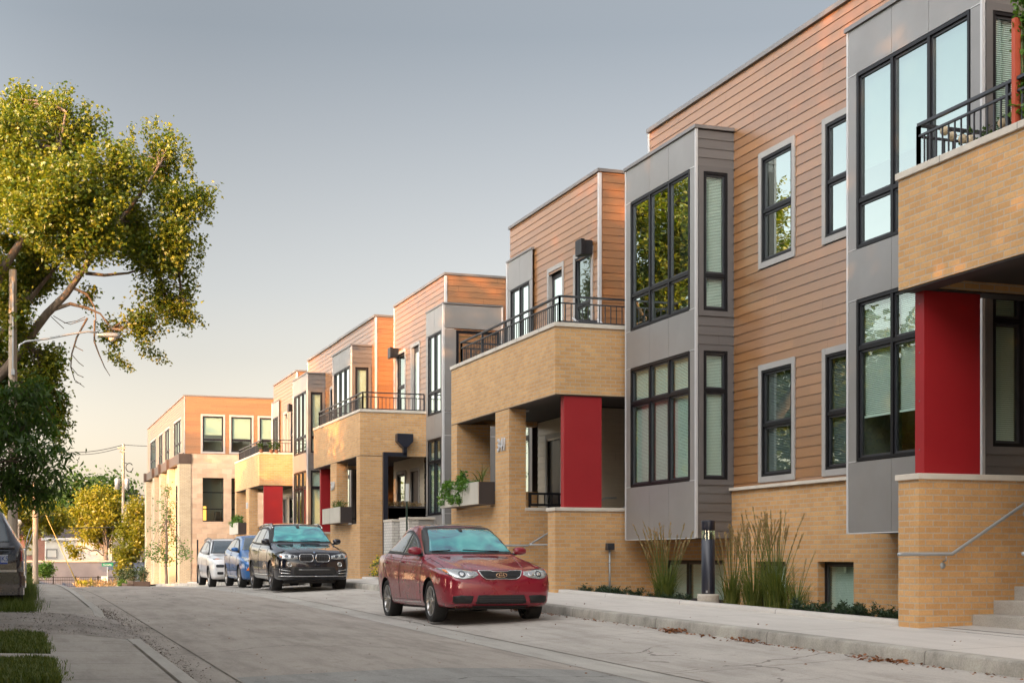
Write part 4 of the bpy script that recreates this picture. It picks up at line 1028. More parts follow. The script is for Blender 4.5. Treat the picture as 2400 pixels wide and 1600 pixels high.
# ------------------------------------------------------------------ foliage
def unit_rand(n):
    v = RNG.normal(size=(n,3)); return v/np.linalg.norm(v, axis=1, keepdims=True)
def leaves(C, n_per, spread, size, asp=.75, droop=.0, axis=None, stretch=1.0, up=.25):
    """rhombic folded leaves round the cluster centres C; returns V, F"""
    C = np.asarray(C); N = len(C)*n_per
    base = np.repeat(C, n_per, axis=0)
    off = RNG.normal(size=(N,3))*spread*.55
    if axis is not None:
        A = np.repeat(np.asarray(axis), n_per, axis=0); off = off + A*(RNG.uniform(-1,1,size=(N,1))*spread*stretch)
    P = base+off
    L = size*RNG.uniform(.6, 1.25, size=(N,1))
    d = unit_rand(N); d[:,2] = d[:,2]*.6-droop; d /= np.linalg.norm(d, axis=1, keepdims=True)
    nrm = unit_rand(N); nrm[:,2] += up*4*0.5; nrm -= d*np.sum(nrm*d, axis=1, keepdims=True); nrm /= np.linalg.norm(nrm, axis=1, keepdims=True)
    s = np.cross(d, nrm)
    V = np.empty((N,4,3))
    V[:,0] = P; V[:,1] = P+d*L*.45+s*L*asp*.5+nrm*L*.08; V[:,2] = P+d*L-nrm*L*.10*(1+2*droop); V[:,3] = P+d*L*.45-s*L*asp*.5+nrm*L*.08
    F = np.arange(N*4).reshape(N,4)
    return V.reshape(-1,3), F
def leaf_obj(name, C, n_per, spread, size, m, parent, **kw):
    V, F = leaves(C, n_per, spread, size, **kw); return np_mesh(name, V, F, m, parent)
def star_leaves(C, n_per, spread, size, axis=None, stretch=1.0):
    """maple-like leaves: two crossed rhombi sharing the stalk, reads as a lobed leaf"""
    C = np.asarray(C); N = len(C)*n_per
    base = np.repeat(C, n_per, axis=0); off = RNG.normal(size=(N,3))*spread*.5
    if axis is not None: off = off+np.repeat(np.asarray(axis), n_per, axis=0)*(RNG.uniform(-1,1,size=(N,1))*spread*stretch)
    P = base+off; L = size*RNG.uniform(.65,1.2,size=(N,1))
    d = unit_rand(N); d[:,2] = d[:,2]*.5-.45; d /= np.linalg.norm(d,axis=1,keepdims=True)
    nr = unit_rand(N); nr[:,2] += .7; nr -= d*np.sum(nr*d,axis=1,keepdims=True); nr /= np.linalg.norm(nr,axis=1,keepdims=True)
    s = np.cross(d,nr); V = np.empty((N,7,3))
    V[:,0] = P; V[:,1] = P+d*L*.5+s*L*.22; V[:,2] = P+d*L; V[:,3] = P+d*L*.5-s*L*.22
    V[:,4] = P+d*L*.50+s*L*.42-nr*L*.12; V[:,5] = P+d*L*.12; V[:,6] = P+d*L*.50-s*L*.42-nr*L*.12
    i = np.arange(N)[:,None]*7
    F = np.concatenate([i+np.array([[0,1,2,3]]), i+np.array([[0,4,1,5]]), i+np.array([[0,5,3,6]])], axis=0)
    return V.reshape(-1,3), F
def lobe_points(lobe, n, bias=.42):
    cx, cy, cz, rx, ry, rz = lobe
    u = unit_rand(n); r = RNG.uniform(0,1,size=(n,1))**bias
    return np.array([cx,cy,cz])+u*r*np.array([rx,ry,rz])
def curve(a, b, n, wob, bow=(0,0,0)):
    a = Vector(a); b = Vector(b); out = []
    for i in range(n+1):
        t = i/n; p = a.lerp(b, t)+Vector(bow)*math.sin(pi*t)
        if 0 < i < n: p += Vector((random.uniform(-1,1),random.uniform(-1,1),random.uniform(-1,1)))*wob
        out.append(p)
    return out
def tree(label, base, trunk_top, lobes, dens, leaf, m, bark, r0=.2, spread=.35, n_per=45, name='tree', kind='star', group=None, droop=.1, asp=.75, twig=True, stretch=1.1, bias=.42, axup=.8, trunk_pts=None):
    T = empty(name, tuple(base), label, 'tree', group)
    br = MB(); tp = trunk_pts or curve(base, trunk_top, 6, r0*.35)
    tp[0] = Vector(base)-Vector((0,0,.3))
    br.tube(tp, [r0*(1.25-.6*i/(len(tp)-1)) for i in range(len(tp))], 12)
    CC = []; AA = []
    for lb in lobes:
        n = max(3, int(dens*lb[3]*lb[5]*3.2*(lb[6] if len(lb) > 6 else 1.0)))
        c = Vector(lb[:3]); st = tp[random.choice([-1,-1,-2])]
        lm = curve(st, c, 6, .12*r0*4, (0,0,.12*(c-st).length))
        rr = r0*.42*min(1.0, .45+lb[3]/3); br.tube(lm, [rr*(1-.72*i/6) for i in range(7)], 8, cap=False)
        pts = lobe_points(lb[:6], n, bias)
        for q in pts:
            if twig:
                a = lm[random.choice([2,3,4,5,6])]; e = Vector(q)
                k = curve(a, e, 3, .06, (0,0,.08*(e-a).length)); rt = max(.008, rr*.16)
                br.tube(k, [rt, rt*.7, rt*.45, rt*.25], 4, cap=False)
        CC.append(pts)
        o = pts-np.array(lb[:3]); o[:,2] += axup*np.array(lb[5]); o /= np.linalg.norm(o,axis=1,keepdims=True)+1e-6; AA.append(o)
    C = np.concatenate(CC); A = np.concatenate(AA)
    br.build('trunk', bark, T, smooth=True)
    if kind == 'star': V, F = star_leaves(C, n_per, spread, leaf, A, stretch)
    else: V, F = leaves(C, n_per, spread, leaf, asp=asp, droop=droop, axis=A, stretch=stretch)
    np_mesh('crown', V, F, m, T)
    return T
def PL(px, py, rx, rz, Y, dy=0.0, ry=None, w=1.0):
    """a crown lobe read off the photograph: centre/radii in pixels at distance Y"""
    c = PX(px, py, Y=Y+dy); k = (c.y*cos(TH)+c.x*sin(TH))/F_
    rx *= k; rz *= k
    return (c.x, c.y, c.z, rx, ry if ry else (rx+rz)*.5, rz, w)
# the big maple on the left, limbs bare below
Y0 = 46.5
zg = -1.0+LZ(46)
lob = [PL(150,330,80,105,Y0,.5), PL(60,430,85,120,Y0,-1), PL(-80,400,130,170,Y0,1), PL(-120,620,120,120,Y0,-1), PL(265,400,80,70,Y0,-1.5), PL(375,385,55,70,Y0,1), PL(415,480,55,55,Y0,-.5),
       PL(300,520,95,70,Y0,1.2), PL(175,540,100,85,Y0,-2.0), PL(60,590,75,70,Y0,1), PL(360,600,75,50,Y0,-.5), PL(390,700,60,45,Y0,.5), PL(335,760,45,38,Y0,-.5), PL(415,620,38,32,Y0,.5), PL(270,790,28,28,Y0,.8),
       PL(110,870,35,60,Y0,.5,w=1.2), PL(35,760,35,60,Y0,-.5), PL(60,940,60,60,Y0,1,w=1.2), PL(60,250,55,45,Y0,1.5), PL(205,690,18,12,Y0,.3), PL(100,655,55,28,Y0,2), PL(450,470,28,22,Y0,.2), PL(480,455,14,12,Y0,.2), PL(10,330,60,70,Y0,-1), PL(90,500,70,60,Y0,-2.5), PL(150,430,60,60,Y0,-2.5), PL(60,660,60,40,Y0,1.5), PL(130,960,28,45,Y0,.5), PL(20,860,50,50,Y0,1), PL(240,560,50,40,Y0,-2), PL(230,470,60,50,Y0,-2), PL(15,700,45,60,Y0,2), PL(50,800,35,40,Y0,2.5), PL(140,1000,22,30,Y0,.5), PL(95,900,45,45,Y0,0), PL(-30,850,60,80,Y0,1), PL(400,560,60,60,Y0,-1), PL(430,730,30,28,Y0,0)]
T = empty('tree', (-1.9, 47.5, zg), 'big maple at the left with golden sunlit crown reaching over the street', 'tree', 'maples and other trees on the left')
br = MB()
def pxp(L_, dy=0): return [PX(a, b, Y=Y0+dy) for a, b in L_]
fork = Vector((-1.6, 47.2, 4.2))
br.tube([Vector((-1.9,47.5,zg-.3)), Vector((-1.95,47.5,1.0)), Vector((-1.8,47.4,2.8)), fork], [.55,.42,.38,.36], 14)
limbs = [([fork]+pxp([(20,860),(60,800),(110,735),(155,690),(190,640),(225,590),(280,520),(340,440),(372,390)]), .17),
         ([fork]+pxp([(0,640),(40,580),(80,520),(110,440),(140,350),(155,260)], -.6), .16),
         ([fork]+pxp([(30,740),(70,700),(120,640),(150,600),(175,540)], .8), .11),
         ([fork, Vector((-3.0,47,6.5)), Vector((-4.2,47.2,9.5)), Vector((-4.5,47.5,12.5))], .26),
         (pxp([(125,725),(165,712),(205,722),(235,735),(262,770)], .0), .07),
         (pxp([(200,640),(245,645),(300,640),(360,620),(420,615)], .2), .06),
         (pxp([(172,675),(205,690),(222,720),(225,750)], .0), .05),
         (pxp([(225,590),(290,580),(340,590),(400,545),(440,500),(480,462)], .2), .07)]
LM = []
for pts, r in limbs:
    n = len(pts); br.tube(pts, [max(.02, r*(1-.8*i/(n-1))) for i in range(n)], 10, cap=False); LM.append(pts)
# bare dead twigs hanging under the crown
for pts in ([(205,745),(180,790),(168,830),(166,860),(175,890),(198,907)], [(222,750),(221,800),(232,830),(245,860),(258,881)], [(168,830),(185,850),(196,858)], [(167,860),(182,878),(196,884)], [(125,740),(150,755),(165,760),(200,748)], [(172,810),(195,822)], [(176,895),(190,899)], [(120,742),(150,770)], [(150,757),(180,752),(200,742)]):
    q = pxp(pts, .1); br.tube(q, [.035*(1-.75*i/(len(q)-1)) if len(q) > 4 else .012 for i in range(len(q))], 5, cap=False)
CC = []; AA = []
for lb in lob:
    n = max(4, int((82 if lb[0] < 2.2 else 66)*lb[3]*lb[5]*lb[6])); pts = lobe_points(lb[:6], n, .5)
    c = Vector(lb[:3]); best = min((p for L_ in LM for p in L_[1:]), key=lambda p: (p-c).length)
    lm = curve(best, c, 4, .1); br.tube(lm, [.05,.045,.035,.025,.015], 6, cap=False)
    for q in pts:
        e = Vector(q); a = random.choice(lm); k = curve(a, e, 3, .05, (0,0,.06*(e-a).length)); br.tube(k, [.016,.012,.008,.005], 4, cap=False)
    CC.append(pts); o = (pts-np.array(lb[:3])); o[:,2] = np.abs(o[:,2])*.3+.9*lb[5]; o /= np.linalg.norm(o,axis=1,keepdims=True); AA.append(o)
br.build('trunk', M['bark'], T, smooth=True)
V, F = star_leaves(np.concatenate(CC), 50, .28, .145, np.concatenate(AA), 1.25)
np_mesh('crown', V, F, M['leaf'], T)
# upright shoots on the outline
SH = [(150,190),(118,215),(100,225),(200,225),(45,222),(395,285),(340,275),(310,285),(365,268),(445,355),(435,325),(492,450),(475,445),(478,540),(165,195),(250,285),(60,230),(8,225),(470,570),(455,640),(470,735),(450,720),(385,825),(360,820),(300,840),(285,835)]
cc = []; aa = []
for a, b in SH:
    q = PX(a, b+18, Y=Y0+random.uniform(-1,1)); up = Vector((random.uniform(-.25,.35),0,1)) if b < 600 else Vector((.6,0,-.5))
    for k in range(3): cc.append(tuple(q-up*k*.28)); aa.append(tuple(up.normalized()))
V, F = star_leaves(np.array(cc), 34, .16, .12, np.array(aa), 1.3); np_mesh('outer_shoots', V, F, M['leaf'], T)
# drooping long-leaved tree beside the drive
Y1 = 20.5; zg = -1.05+LZ(20)
lob = [PL(70,930,65,40,Y1,0), PL(95,1065,60,40,Y1,-.3), PL(40,1120,90,55,Y1,.2), PL(-70,1000,110,110,Y1,0), PL(148,1062,16,14,Y1,0), PL(95,1155,45,30,Y1,.2), PL(20,1000,75,60,Y1,.4), PL(-80,1120,90,60,Y1,.5), PL(110,990,22,35,Y1,.2), PL(135,1110,20,22,Y1,.1)]
tree('dark drooping narrow-leaved tree in front of the parked van at the left edge', (-1.3,20.9,zg), (-1.1,20.8,.4), lob, 85, .13, M['leaf_peach'], M['bark'], r0=.10, spread=.13, n_per=26, kind='long', asp=.24, droop=.75, stretch=1.0, bias=.45, axup=.1, group='maples and other trees on the left')
# trees beyond the retaining wall
def btree(label, lobes, m, dens, leaf, spread=.6, n_per=40, trunk=None, Y=140, r0=.25, **kw):
    xs = [l[0] for l in lobes]; bx = trunk[0] if trunk else sum(xs)/len(xs); zb = trunk[1] if trunk else -1.5
    return tree(label, (bx, Y, zb), (bx+.1, Y, min(l[2]-l[5]*.3 for l in lobes)), lobes, dens, leaf, m, M['bark_light'], r0=r0, spread=spread, n_per=n_per, kind='long', asp=.7, droop=.1, group='trees beyond the retaining wall', **kw)
btree('tall dark green spreading tree behind the yellow one beyond the wall', [PL(255,1148,52,26,165), PL(195,1160,60,35,165,2), PL(180,1125,22,16,165,1), PL(295,1150,22,18,165,1), PL(120,1190,70,45,165,3), PL(160,1220,60,30,165,-2)], M['leaf_dark'], 2.4, .5, 1.0, 44, Y=165, r0=.45)
btree('bright golden green tree right of the white house beyond the wall', [PL(215,1172,32,26,133), PL(250,1160,25,18,133,1), PL(240,1205,42,32,133,-1), PL(188,1215,28,26,133,1), PL(205,1245,32,20,133), PL(262,1235,26,26,133,.5), PL(240,1262,30,18,133,1), PL(178,1290,20,12,133,-1), PL(278,1200,18,28,133)], M['leaf_gold'], 8.5, .26, .42, 40, trunk=(PX(247,1300,Y=133).x, -2.0), Y=133, r0=.26)
btree('dense yellow green tree between the far pole and the office building', [PL(318,1195,24,28,118), PL(300,1240,26,32,118,1), PL(328,1250,22,36,118,-1), PL(305,1290,30,24,118), PL(282,1300,18,18,118,-1), PL(335,1200,14,30,118,2), PL(285,1330,16,20,117,-1)], M['leaf_gold'], 11, .24, .36, 40, trunk=(PX(305,1300,Y=118).x, -2.0), Y=118, r0=.2)
btree('mixed green tree seen between the van and the slim pole', [PL(30,1200,50,35,120), PL(80,1210,45,30,120,1), PL(130,1230,38,22,120,2), PL(70,1250,25,18,120), PL(140,1205,30,20,120,1), PL(-20,1240,40,40,120)], M['leaf_gold'], 7.0, .26, .42, 40, Y=120, trunk=(PX(20,1300,Y=120).x,-2.0))
# small street tree at the office building, slim and sparse
lob = [PL(393,1150,10,22,84), PL(395,1195,20,24,84), PL(385,1235,26,20,84,.3), PL(375,1275,24,18,84,.2), PL(410,1262,18,14,84), PL(425,1288,16,11,83.5), PL(365,1300,20,12,84), PL(392,1305,26,14,84), PL(350,1290,8,8,84), PL(435,1300,8,6,83)]
q = PX(390,1372,Y=84)
T2 = tree('slim young tree with thin leaves against the sunlit brick strip', (q.x,84,-1.55+LZ(84)+.2), (q.x,84,2.2), lob, 10, .15, M['leaf_bright'], M['bark'], r0=.075, spread=.26, n_per=26, kind='long', asp=.5, droop=.1, stretch=1.4, group='maples and other trees on the left')
# shrubs by the office building and the wall
def shrub(label, lobes, m, dens, leaf, spread, n_per=30, group='shrubs by the office building', Y=95, asp=.35, droop=-.3):
    c = lobes[0]; T = empty('shrub', (c[0], c[1], c[2]-c[5]), label, 'shrub', group)
    st = MB(); CC = []
    for lb in lobes:
        n = max(46, int(dens*lb[3]*lb[5]*22)); P_ = lobe_points(lb[:6], n, .5); CC.append(P_)
        for q in P_[:: max(1, n//14)]: st.tube([(c[0], c[1], c[2]-c[5]), tuple(q)], [.02,.006], 4, cap=False)
    st.build('stems', M['bark'], T); C = np.concatenate(CC); A = C-np.array([c[0],c[1],c[2]-c[5]*1.4]); A /= np.linalg.norm(A,axis=1,keepdims=True)
    V, F = leaves(C, n_per, spread, leaf, asp=asp, droop=droop, axis=A, stretch=1.2); np_mesh('foliage', V, F, m, T); return T
shrub('upright brownish green conifer shrub nearest the office building', [PL(334,1345,11,24,90)], M['juniper'], 8, .12, .12)
shrub('dark round conifer shrub in the middle of the row', [PL(309,1348,13,19,92)], M['juniper'], 8, .12, .12)
shrub('dark conifer shrub at the left end of the row', [PL(288,1350,11,17,94)], M['juniper'], 8, .12, .12)
shrub('small bright green shrub low in front of the dark conifers', [PL(286,1367,9,6,91)], M['leaf_bright'], 10, .10, .10)
shrub('rounded green bush growing before the retaining wall, right of the slim pole', [PL(112,1334,15,15,112), PL(98,1338,10,12,112)], M['leaf_bright'], 6, .16, .2, asp=.6)
shrub('dark scrubby bush left of the slim pole before the retaining wall', [PL(66,1340,14,18,110), PL(74,1362,8,12,110)], M['leaf_dark'], 6, .16, .2, asp=.6)
C = np.array([tuple(PX(x, 1371, Y=88+random.uniform(-3,5))+Vector((0,0,random.uniform(-.1,.15)))) for x in np.linspace(178,272,46)])
V, F = leaves(C, 14, .16, .22, asp=.25, droop=-.9); o = np_mesh('weeds', V, F, M['plume'], None); tag(o, kind='stuff')
C = np.array([tuple(PX(x, 1370, Y=86+random.uniform(-1,1))+Vector((0,0,.02))) for x in list(np.linspace(196,215,12))+[184,186,188]])
V, F = leaves(C, 16, .12, .24, asp=.25, droop=-.9); o = np_mesh('weeds', V, F, M['leaf_gold'], None); tag(o, kind='stuff')
# ------------------------------------------------------------------ feather reed grasses in the bed
def reed(label, x, y, n_st, n_bl, H=1.42, seed=1, hb=.8):
    rnd = random.Random(seed); zg = -1.13+LZ(y)
    T = empty('ornamental_grass', (x, y, zg), label, 'ornamental grass', 'tall reed grasses by the brick base wall')
    bl = MB(); st = MB(); pm = []
    for i in range(n_bl):
        a = rnd.uniform(0, 2*pi); r = rnd.uniform(0,.17); h = rnd.uniform(.5, hb*1.3); lean = rnd.uniform(.12,.65)*h; w_ = rnd.uniform(.007,.013)
        p0 = Vector((x+r*cos(a), y+r*sin(a), zg)); dr = Vector((cos(a+rnd.uniform(-.5,.5)), sin(a+rnd.uniform(-.5,.5)), 0)); sd = Vector((-dr.y, dr.x, 0))
        pts = []
        for k in range(6):
            t_ = k/5; pts.append(p0+dr*lean*t_**2.2+Vector((0,0,h*(t_-.28*t_**3*(lean/h)*2))))
        for k in range(5):
            w1 = w_*(1-k/5.5); w2 = w_*(1-(k+1)/5.2); bl.quad(tuple(pts[k]-sd*w1), tuple(pts[k]+sd*w1), tuple(pts[k+1]+sd*w2), tuple(pts[k+1]-sd*w2))
    for i in range(n_st):
        a = rnd.uniform(0, 2*pi); r = rnd.uniform(0,.15); h = H*rnd.uniform(.72, 1.04); lean = rnd.uniform(.03,.30)*h
        p0 = Vector((x+r*cos(a), y+r*sin(a), zg)); dr = Vector((cos(a), sin(a), 0))
        pts = [p0+dr*lean*(k/5)**1.6+Vector((0,0,h*k/5)) for k in range(6)]
        st.tube(pts, [.0055,.005,.005,.0045,.004,.003], 4, cap=False)
        tp = pts[-1]; d_ = (pts[-1]-pts[-2]).normalized(); pl = rnd.uniform(.24,.36)
        for k in range(26):
            q = tp-d_*pl*rnd.random(); pm.append((tuple(q), tuple(d_)))
    bl.build('blades', M['grass'], T); st.build('stalks', M['grass'], T)
    C = np.array([p for p,_ in pm]); D = np.array([d_ for _,d_ in pm]); N = len(C)
    off = unit_rand(N)*.009; L_ = RNG.uniform(.04,.07,size=(N,1)); dd = D+unit_rand(N)*.25; s_ = np.cross(dd, unit_rand(N)); s_ /= np.linalg.norm(s_,axis=1,keepdims=True)
    V = np.stack([C+off, C+off+dd*L_*.5+s_*.007, C+off+dd*L_, C+off+dd*L_*.5-s_*.007], axis=1).reshape(-1,3)
    np_mesh('plumes', V, np.arange(N*4).reshape(N,4), M['plume'], T)
reed('tall reed grass clump left of the black bollard', 10.75, 22.75, 34, 230, 1.42, 3, .80)
reed('sparse reed grass clump just right of the black bollard', 11.2, 21.15, 26, 130, 1.38, 5, .75)
reed('tall reed grass clump left of the small basement window', 11.2, 20.45, 34, 170, 1.52, 8, .8)
reed('dense green reed grass clump in front of the small basement window', 11.1, 19.55, 36, 330, 1.60, 9, .95)
reed('dark low grass clump right of the small basement window', 11.0, 18.75, 4, 110, 1.0, 12, .62)
# junipers along the bed edge
k = 0
JL = [(1372,1382),(1396,1380),(1412,1384),(1430,1386),(1458,1388),(1490,1390),(1535,1396),(1562,1400),(1600,1402),(1868,1424),(1890,1428),(1925,1432),(1958,1432),(1985,1438),(2012,1440),(2040,1440),(2070,1444),(2092,1446)]
lab = ['juniper sprig by the curved end of the bed kerb','juniper sprig left of the grey conduit','tiny juniper sprig left of the conduit foot','juniper sprig right of the conduit foot','small juniper right of the conduit','low juniper before the cheek wall end','juniper beside the brick corner under the grey bay','juniper below the wide basement window, left end','juniper between the grass clump and the bollard',
 'juniper right of the small basement window grasses','small juniper in front of plain brick','juniper left of the larger basement window','juniper at the left jamb of the larger basement window','juniper in front of the larger basement window glass','juniper at the right jamb of the larger basement window','juniper between the window and the stair wall','tall juniper spray near the stair wall','juniper touching the stair wall corner']
for (a, b_), l_ in zip(JL, lab):
    Xq = 10.75 if a > 1800 else 10.6; c = PX(a, b_, X=Xq); zg = -1.05+LZ(c.y); T = empty('juniper', (c.x, c.y, zg), l_, 'juniper', 'low junipers along the planting bed')
    h = (c.z-zg)+ (.13 if a > 1800 else .07); n = 6 if a > 1800 else 6; cc = []; aa = []
    for i in range(n):
        an = random.uniform(0, 2*pi); dr = Vector((cos(an)*.8, sin(an)*.8, random.uniform(.6,1.3))).normalized(); L_ = h*random.uniform(.7,1.15)
        for q in np.linspace(.25,1,7): cc.append(tuple(Vector((c.x,c.y,zg))+dr*L_*q)); aa.append(tuple(dr))
    V, F = leaves(np.array(cc), 16, .038, .055, asp=.3, droop=-.5, axis=np.array(aa), stretch=.8); np_mesh('foliage', V, F, M['juniper'], T)
    st = MB(); [st.tube([(c.x,c.y,zg), cc[i*7+6]], [.008,.003], 4, cap=False) for i in range(n)]; st.build('stems', M['bark'], T)
# ------------------------------------------------------------------ planter plants
def plant(label, pts, n_per, spread, leaf, m, asp=.5, droop=.2, group='plants in the planter boxes', blades=None):
    C = np.array(pts); c = C.mean(axis=0); T = empty('plant', (c[0],c[1],C[:,2].min()), label, 'plant', group)
    V, F = leaves(C, n_per, spread, leaf, asp=asp, droop=droop); np_mesh('leaves', V, F, M[m], T)
    s_ = MB()
    for q in C[::3]: s_.tube([(q[0]+random.uniform(-.05,.05), q[1]+random.uniform(-.05,.05), C[:,2].min()-.05), tuple(q)], [.006,.003], 4, cap=False)
    s_.build('stems', M['grass'], T)
    if blades:
        bm = MB()
        for (bx,by,bz,n,h,ln) in blades:
            for i in range(n):
                a = random.uniform(0,2*pi); hh = h*random.uniform(.6,1); dr = Vector((cos(a),sin(a),0)); sd = Vector((-dr.y,dr.x,0)); pts_ = [Vector((bx,by,bz))+dr*ln*hh*t_**1.8+Vector((0,0,hh*(t_-.35*t_**3))) for t_ in (0,.25,.5,.75,1)]
                for k in range(4):
                    w1 = .014*(1-k/4.3); w2 = .014*(1-(k+1)/4.3); bm.quad(tuple(pts_[k]-sd*w1),tuple(pts_[k]+sd*w1),tuple(pts_[k+1]+sd*w2),tuple(pts_[k+1]-sd*w2))
        bm.build('blades', M['grass'], T)
    return T
pts = [(9.74+random.uniform(-.12,.2), random.uniform(30.7,32.95), 1.64+random.uniform(-.09,.13)) for _ in range(54)]+[(9.68, random.uniform(31.2,32.9), 1.5-random.uniform(0,.22)) for _ in range(18)]+[(9.8, 31.5+random.uniform(-.25,.2), 1.78+random.uniform(0,.22)) for _ in range(7)]
plant('leafy green plants spilling over the planter box at 341', pts, 16, .07, .10, 'leaf_bright', .55, .3, blades=[(9.92,30.4,1.62,16,.75,.6),(9.95,30.75,1.62,10,.5,.7)])
pts = [(10.32+random.uniform(-.06,.06), 30.02+random.uniform(-.03,.16), 2.25+random.uniform(-.25,.35)) for _ in range(9)]
plant('hanging green vine behind the numbered pier of 341', pts, 10, .05, .08, 'leaf_bright', .6, .3)
pts = [(11.0+random.uniform(0,1.2), 42.98+random.uniform(-.05,.05), 1.62+random.uniform(-.04,.05)) for _ in range(24)]
plant('dry tan plants in the long black planter box', pts, 14, .06, .10, 'plume', .25, -.6)
pts = [(9.85+random.uniform(-.1,.1), random.uniform(44.0,45.6), 1.58+random.uniform(0,.12)) for _ in range(18)]
plant('thin grasses growing in the planter box at 347', pts, 12, .08, .12, 'grass', .2, -.6, blades=[(9.85,44.6,1.5,16,.65,.5),(9.85,45.3,1.5,8,.4,.5)])
pts = [(9.85+random.uniform(-.15,.15), random.uniform(65.0,67.3), 1.62+random.uniform(-.08,.25)) for _ in range(34)]
plant('bright green plant in the farthest small planter box', pts, 14, .1, .13, 'leaf_bright', .5, .3)
# plants on balconies
pts = [(10.75+random.uniform(-.2,.25), 14.0+random.uniform(-.45,.3), 4.62+random.uniform(0,.42)) for _ in range(40)]
plant('small bushy plant behind the near balcony railing with lanterns', pts, 14, .06, .055, 'leaf_dark', .6, .1, group='plants on the balconies')
q = PX(2390,150,Y=12.85); pts = [(X0+.06+random.uniform(0,.95)*random.random(), 12.85+random.uniform(-.06,.06), random.uniform(4.5, zt_ if False else 7.2)) for zt_ in range(150)]
plant('climbing ivy covering the red wooden trellis', pts, 16, .07, .075, 'leaf_bright', .8, .3, group='plants on the balconies')
for (a,b_,l_) in ((612,1040,'potted plant at the near corner of the farthest balcony'),(636,1036,'tall potted plant in the middle of the farthest balcony'),(648,1042,'small potted plant by the sunlit bay on the farthest balcony')):
    c = PX(a,b_,Y=61.4); PT = empty('potted_plant', (c.x,61.4,4.5), l_, 'potted plant', 'plants on the balconies')
    mb = MB(); mb.lathe((c.x,61.4,4.48),(0,0,1),[(0,0),(.07,0),(.09,.14),(.08,.14),(0,.13)],14); mb.build('pot', mat('terracotta_pot'+str(a), (.14,.07,.045), .8), PT)
    V, F = leaves(np.array([(c.x+random.uniform(-.12,.12),61.4,4.66+random.uniform(0,.25)) for _ in range(8)]), 14, .07, .10, asp=.4); np_mesh('leaves', V, F, M['leaf_dark'], PT)
# yellow flowers by the sedan's rear
C = np.array([(PX(880,1330,Y=41).x+random.uniform(-.12,.12), 41+random.uniform(-.1,.1), PX(880,1350,Y=41).z+random.uniform(0,.55)) for _ in range(30)])
FT = empty('flowers', (C[0,0],41,-.75), 'yellow flowers at the foot of the black downspout', 'flowers')
V, F = leaves(C, 6, .05, .07, asp=.5); np_mesh('leaves', V, F, M['leaf_bright'], FT)
V, F = leaves(C+np.array([0,-.03,.05]), 3, .05, .05, asp=1); np_mesh('blossoms', V, F, M['flower'], FT)
# ------------------------------------------------------------------ lawns and litter
def lawn(x0, x1, y0, y1, n, h, m='lawn', zf=None, edge=.08, drop=0):
    x = RNG.uniform(x0, x1, n); y = RNG.uniform(y0, y1, n)
    zz = np.array([np.interp(q, [-60,-20,-8,-3,-.6,.4], [-1.0,-1.0,-1.0,-1.03,-1.09,-1.125]) for q in x])+np.array([LZ(q) for q in y])-drop
    x = x+np.where(RNG.random(n) < .1, RNG.uniform(0, edge, n), 0)
    H = h*RNG.uniform(.4,1.2,n)*(0.7+.5*np.sin(x*7+y*5)**2); a = RNG.uniform(0,2*pi,n); w_ = .0035+.003*RNG.random(n); ln = RNG.uniform(.1,.8,n)*H
    P = np.stack([x,y,zz],1); s_ = np.stack([-np.sin(a),np.cos(a),0*a],1)*w_[:,None]; d_ = np.stack([np.cos(a)*ln,np.sin(a)*ln,H],1)
    V = np.stack([P-s_, P+s_, P+d_*.6+s_*.7, P+d_*.6-s_*.7],1); V2 = np.stack([P+d_*.6-s_*.7, P+d_*.6+s_*.7, P+d_*1.0+np.array([0,0,-.01]), P+d_*1.0+np.array([0,0,-.01])],1)
    V = np.concatenate([V.reshape(-1,3), V2.reshape(-1,3)]); N = n*2
    o = np_mesh('grass', V, np.arange(N*4).reshape(N,4), M[m], None); tag(o, kind='stuff'); return o
lawn(-1.2,.40,14.85,17.85,26000,.075,'grass'); lawn(-1.0,.40,11.8,13.95,20000,.075,'grass',edge=.12)
lawn(-1.8,.40,23.3,27.5,26000,.19,'lawn',edge=.25,drop=.06); lawn(-.2,.5,27.5,40,9000,.28,'lawn')
def litter(name, X, Y, z, n, size, m, kind='stuff'):
    N = n; x = X(N); y = Y(N); zz = z(x,y)
    a = RNG.uniform(0,2*pi,N); L_ = size*RNG.uniform(.5,1.3,N); t_ = RNG.uniform(-.5,.5,N)
    d_ = np.stack([np.cos(a)*L_,np.sin(a)*L_,t_*L_*.6],1); s_ = np.stack([-np.sin(a)*L_*.35,np.cos(a)*L_*.35,RNG.uniform(-.2,.3,N)*L_],1); P = np.stack([x,y,zz],1)
    V = np.stack([P, P+d_*.5+s_, P+d_, P+d_*.5-s_],1).reshape(-1,3); o = np_mesh(name, V, np.arange(N*4).reshape(N,4), m, None); tag(o, kind=kind); return o
LZv = np.vectorize(LZ)
hp = lambda x: np.interp(x, [1.45,1.9,3.7,5.45,6.02,7.2,8.32], [1.25,1.243,1.20,1.27,1.28,1.225,1.17])
gz = lambda x,y: -hp(x)+LZv(y)+.006
litter('fallen_leaves', lambda n: 8.28-np.abs(RNG.normal(0,.05,n)), lambda n: RNG.uniform(9,26,n), gz, 420, .045, M['dryleaf'])
for cx_, cy_, s1, nn in ((8.17,22.9,.22,230),(8.2,17.1,.14,170),(8.2,12.3,.25,120),(8.22,15.2,.2,70)):
    litter('fallen_leaves', lambda n: cx_+RNG.normal(0,.06,n), lambda n: cy_+RNG.normal(0,s1,n), lambda x,y: gz(x,y)+RNG.uniform(0,.035,len(x)), nn, .05, M['dryleaf'])
litter('fallen_leaves', lambda n: RNG.uniform(1.5,8.2,n), lambda n: RNG.uniform(9,40,n), gz, 260, .03, M['dryleaf'])
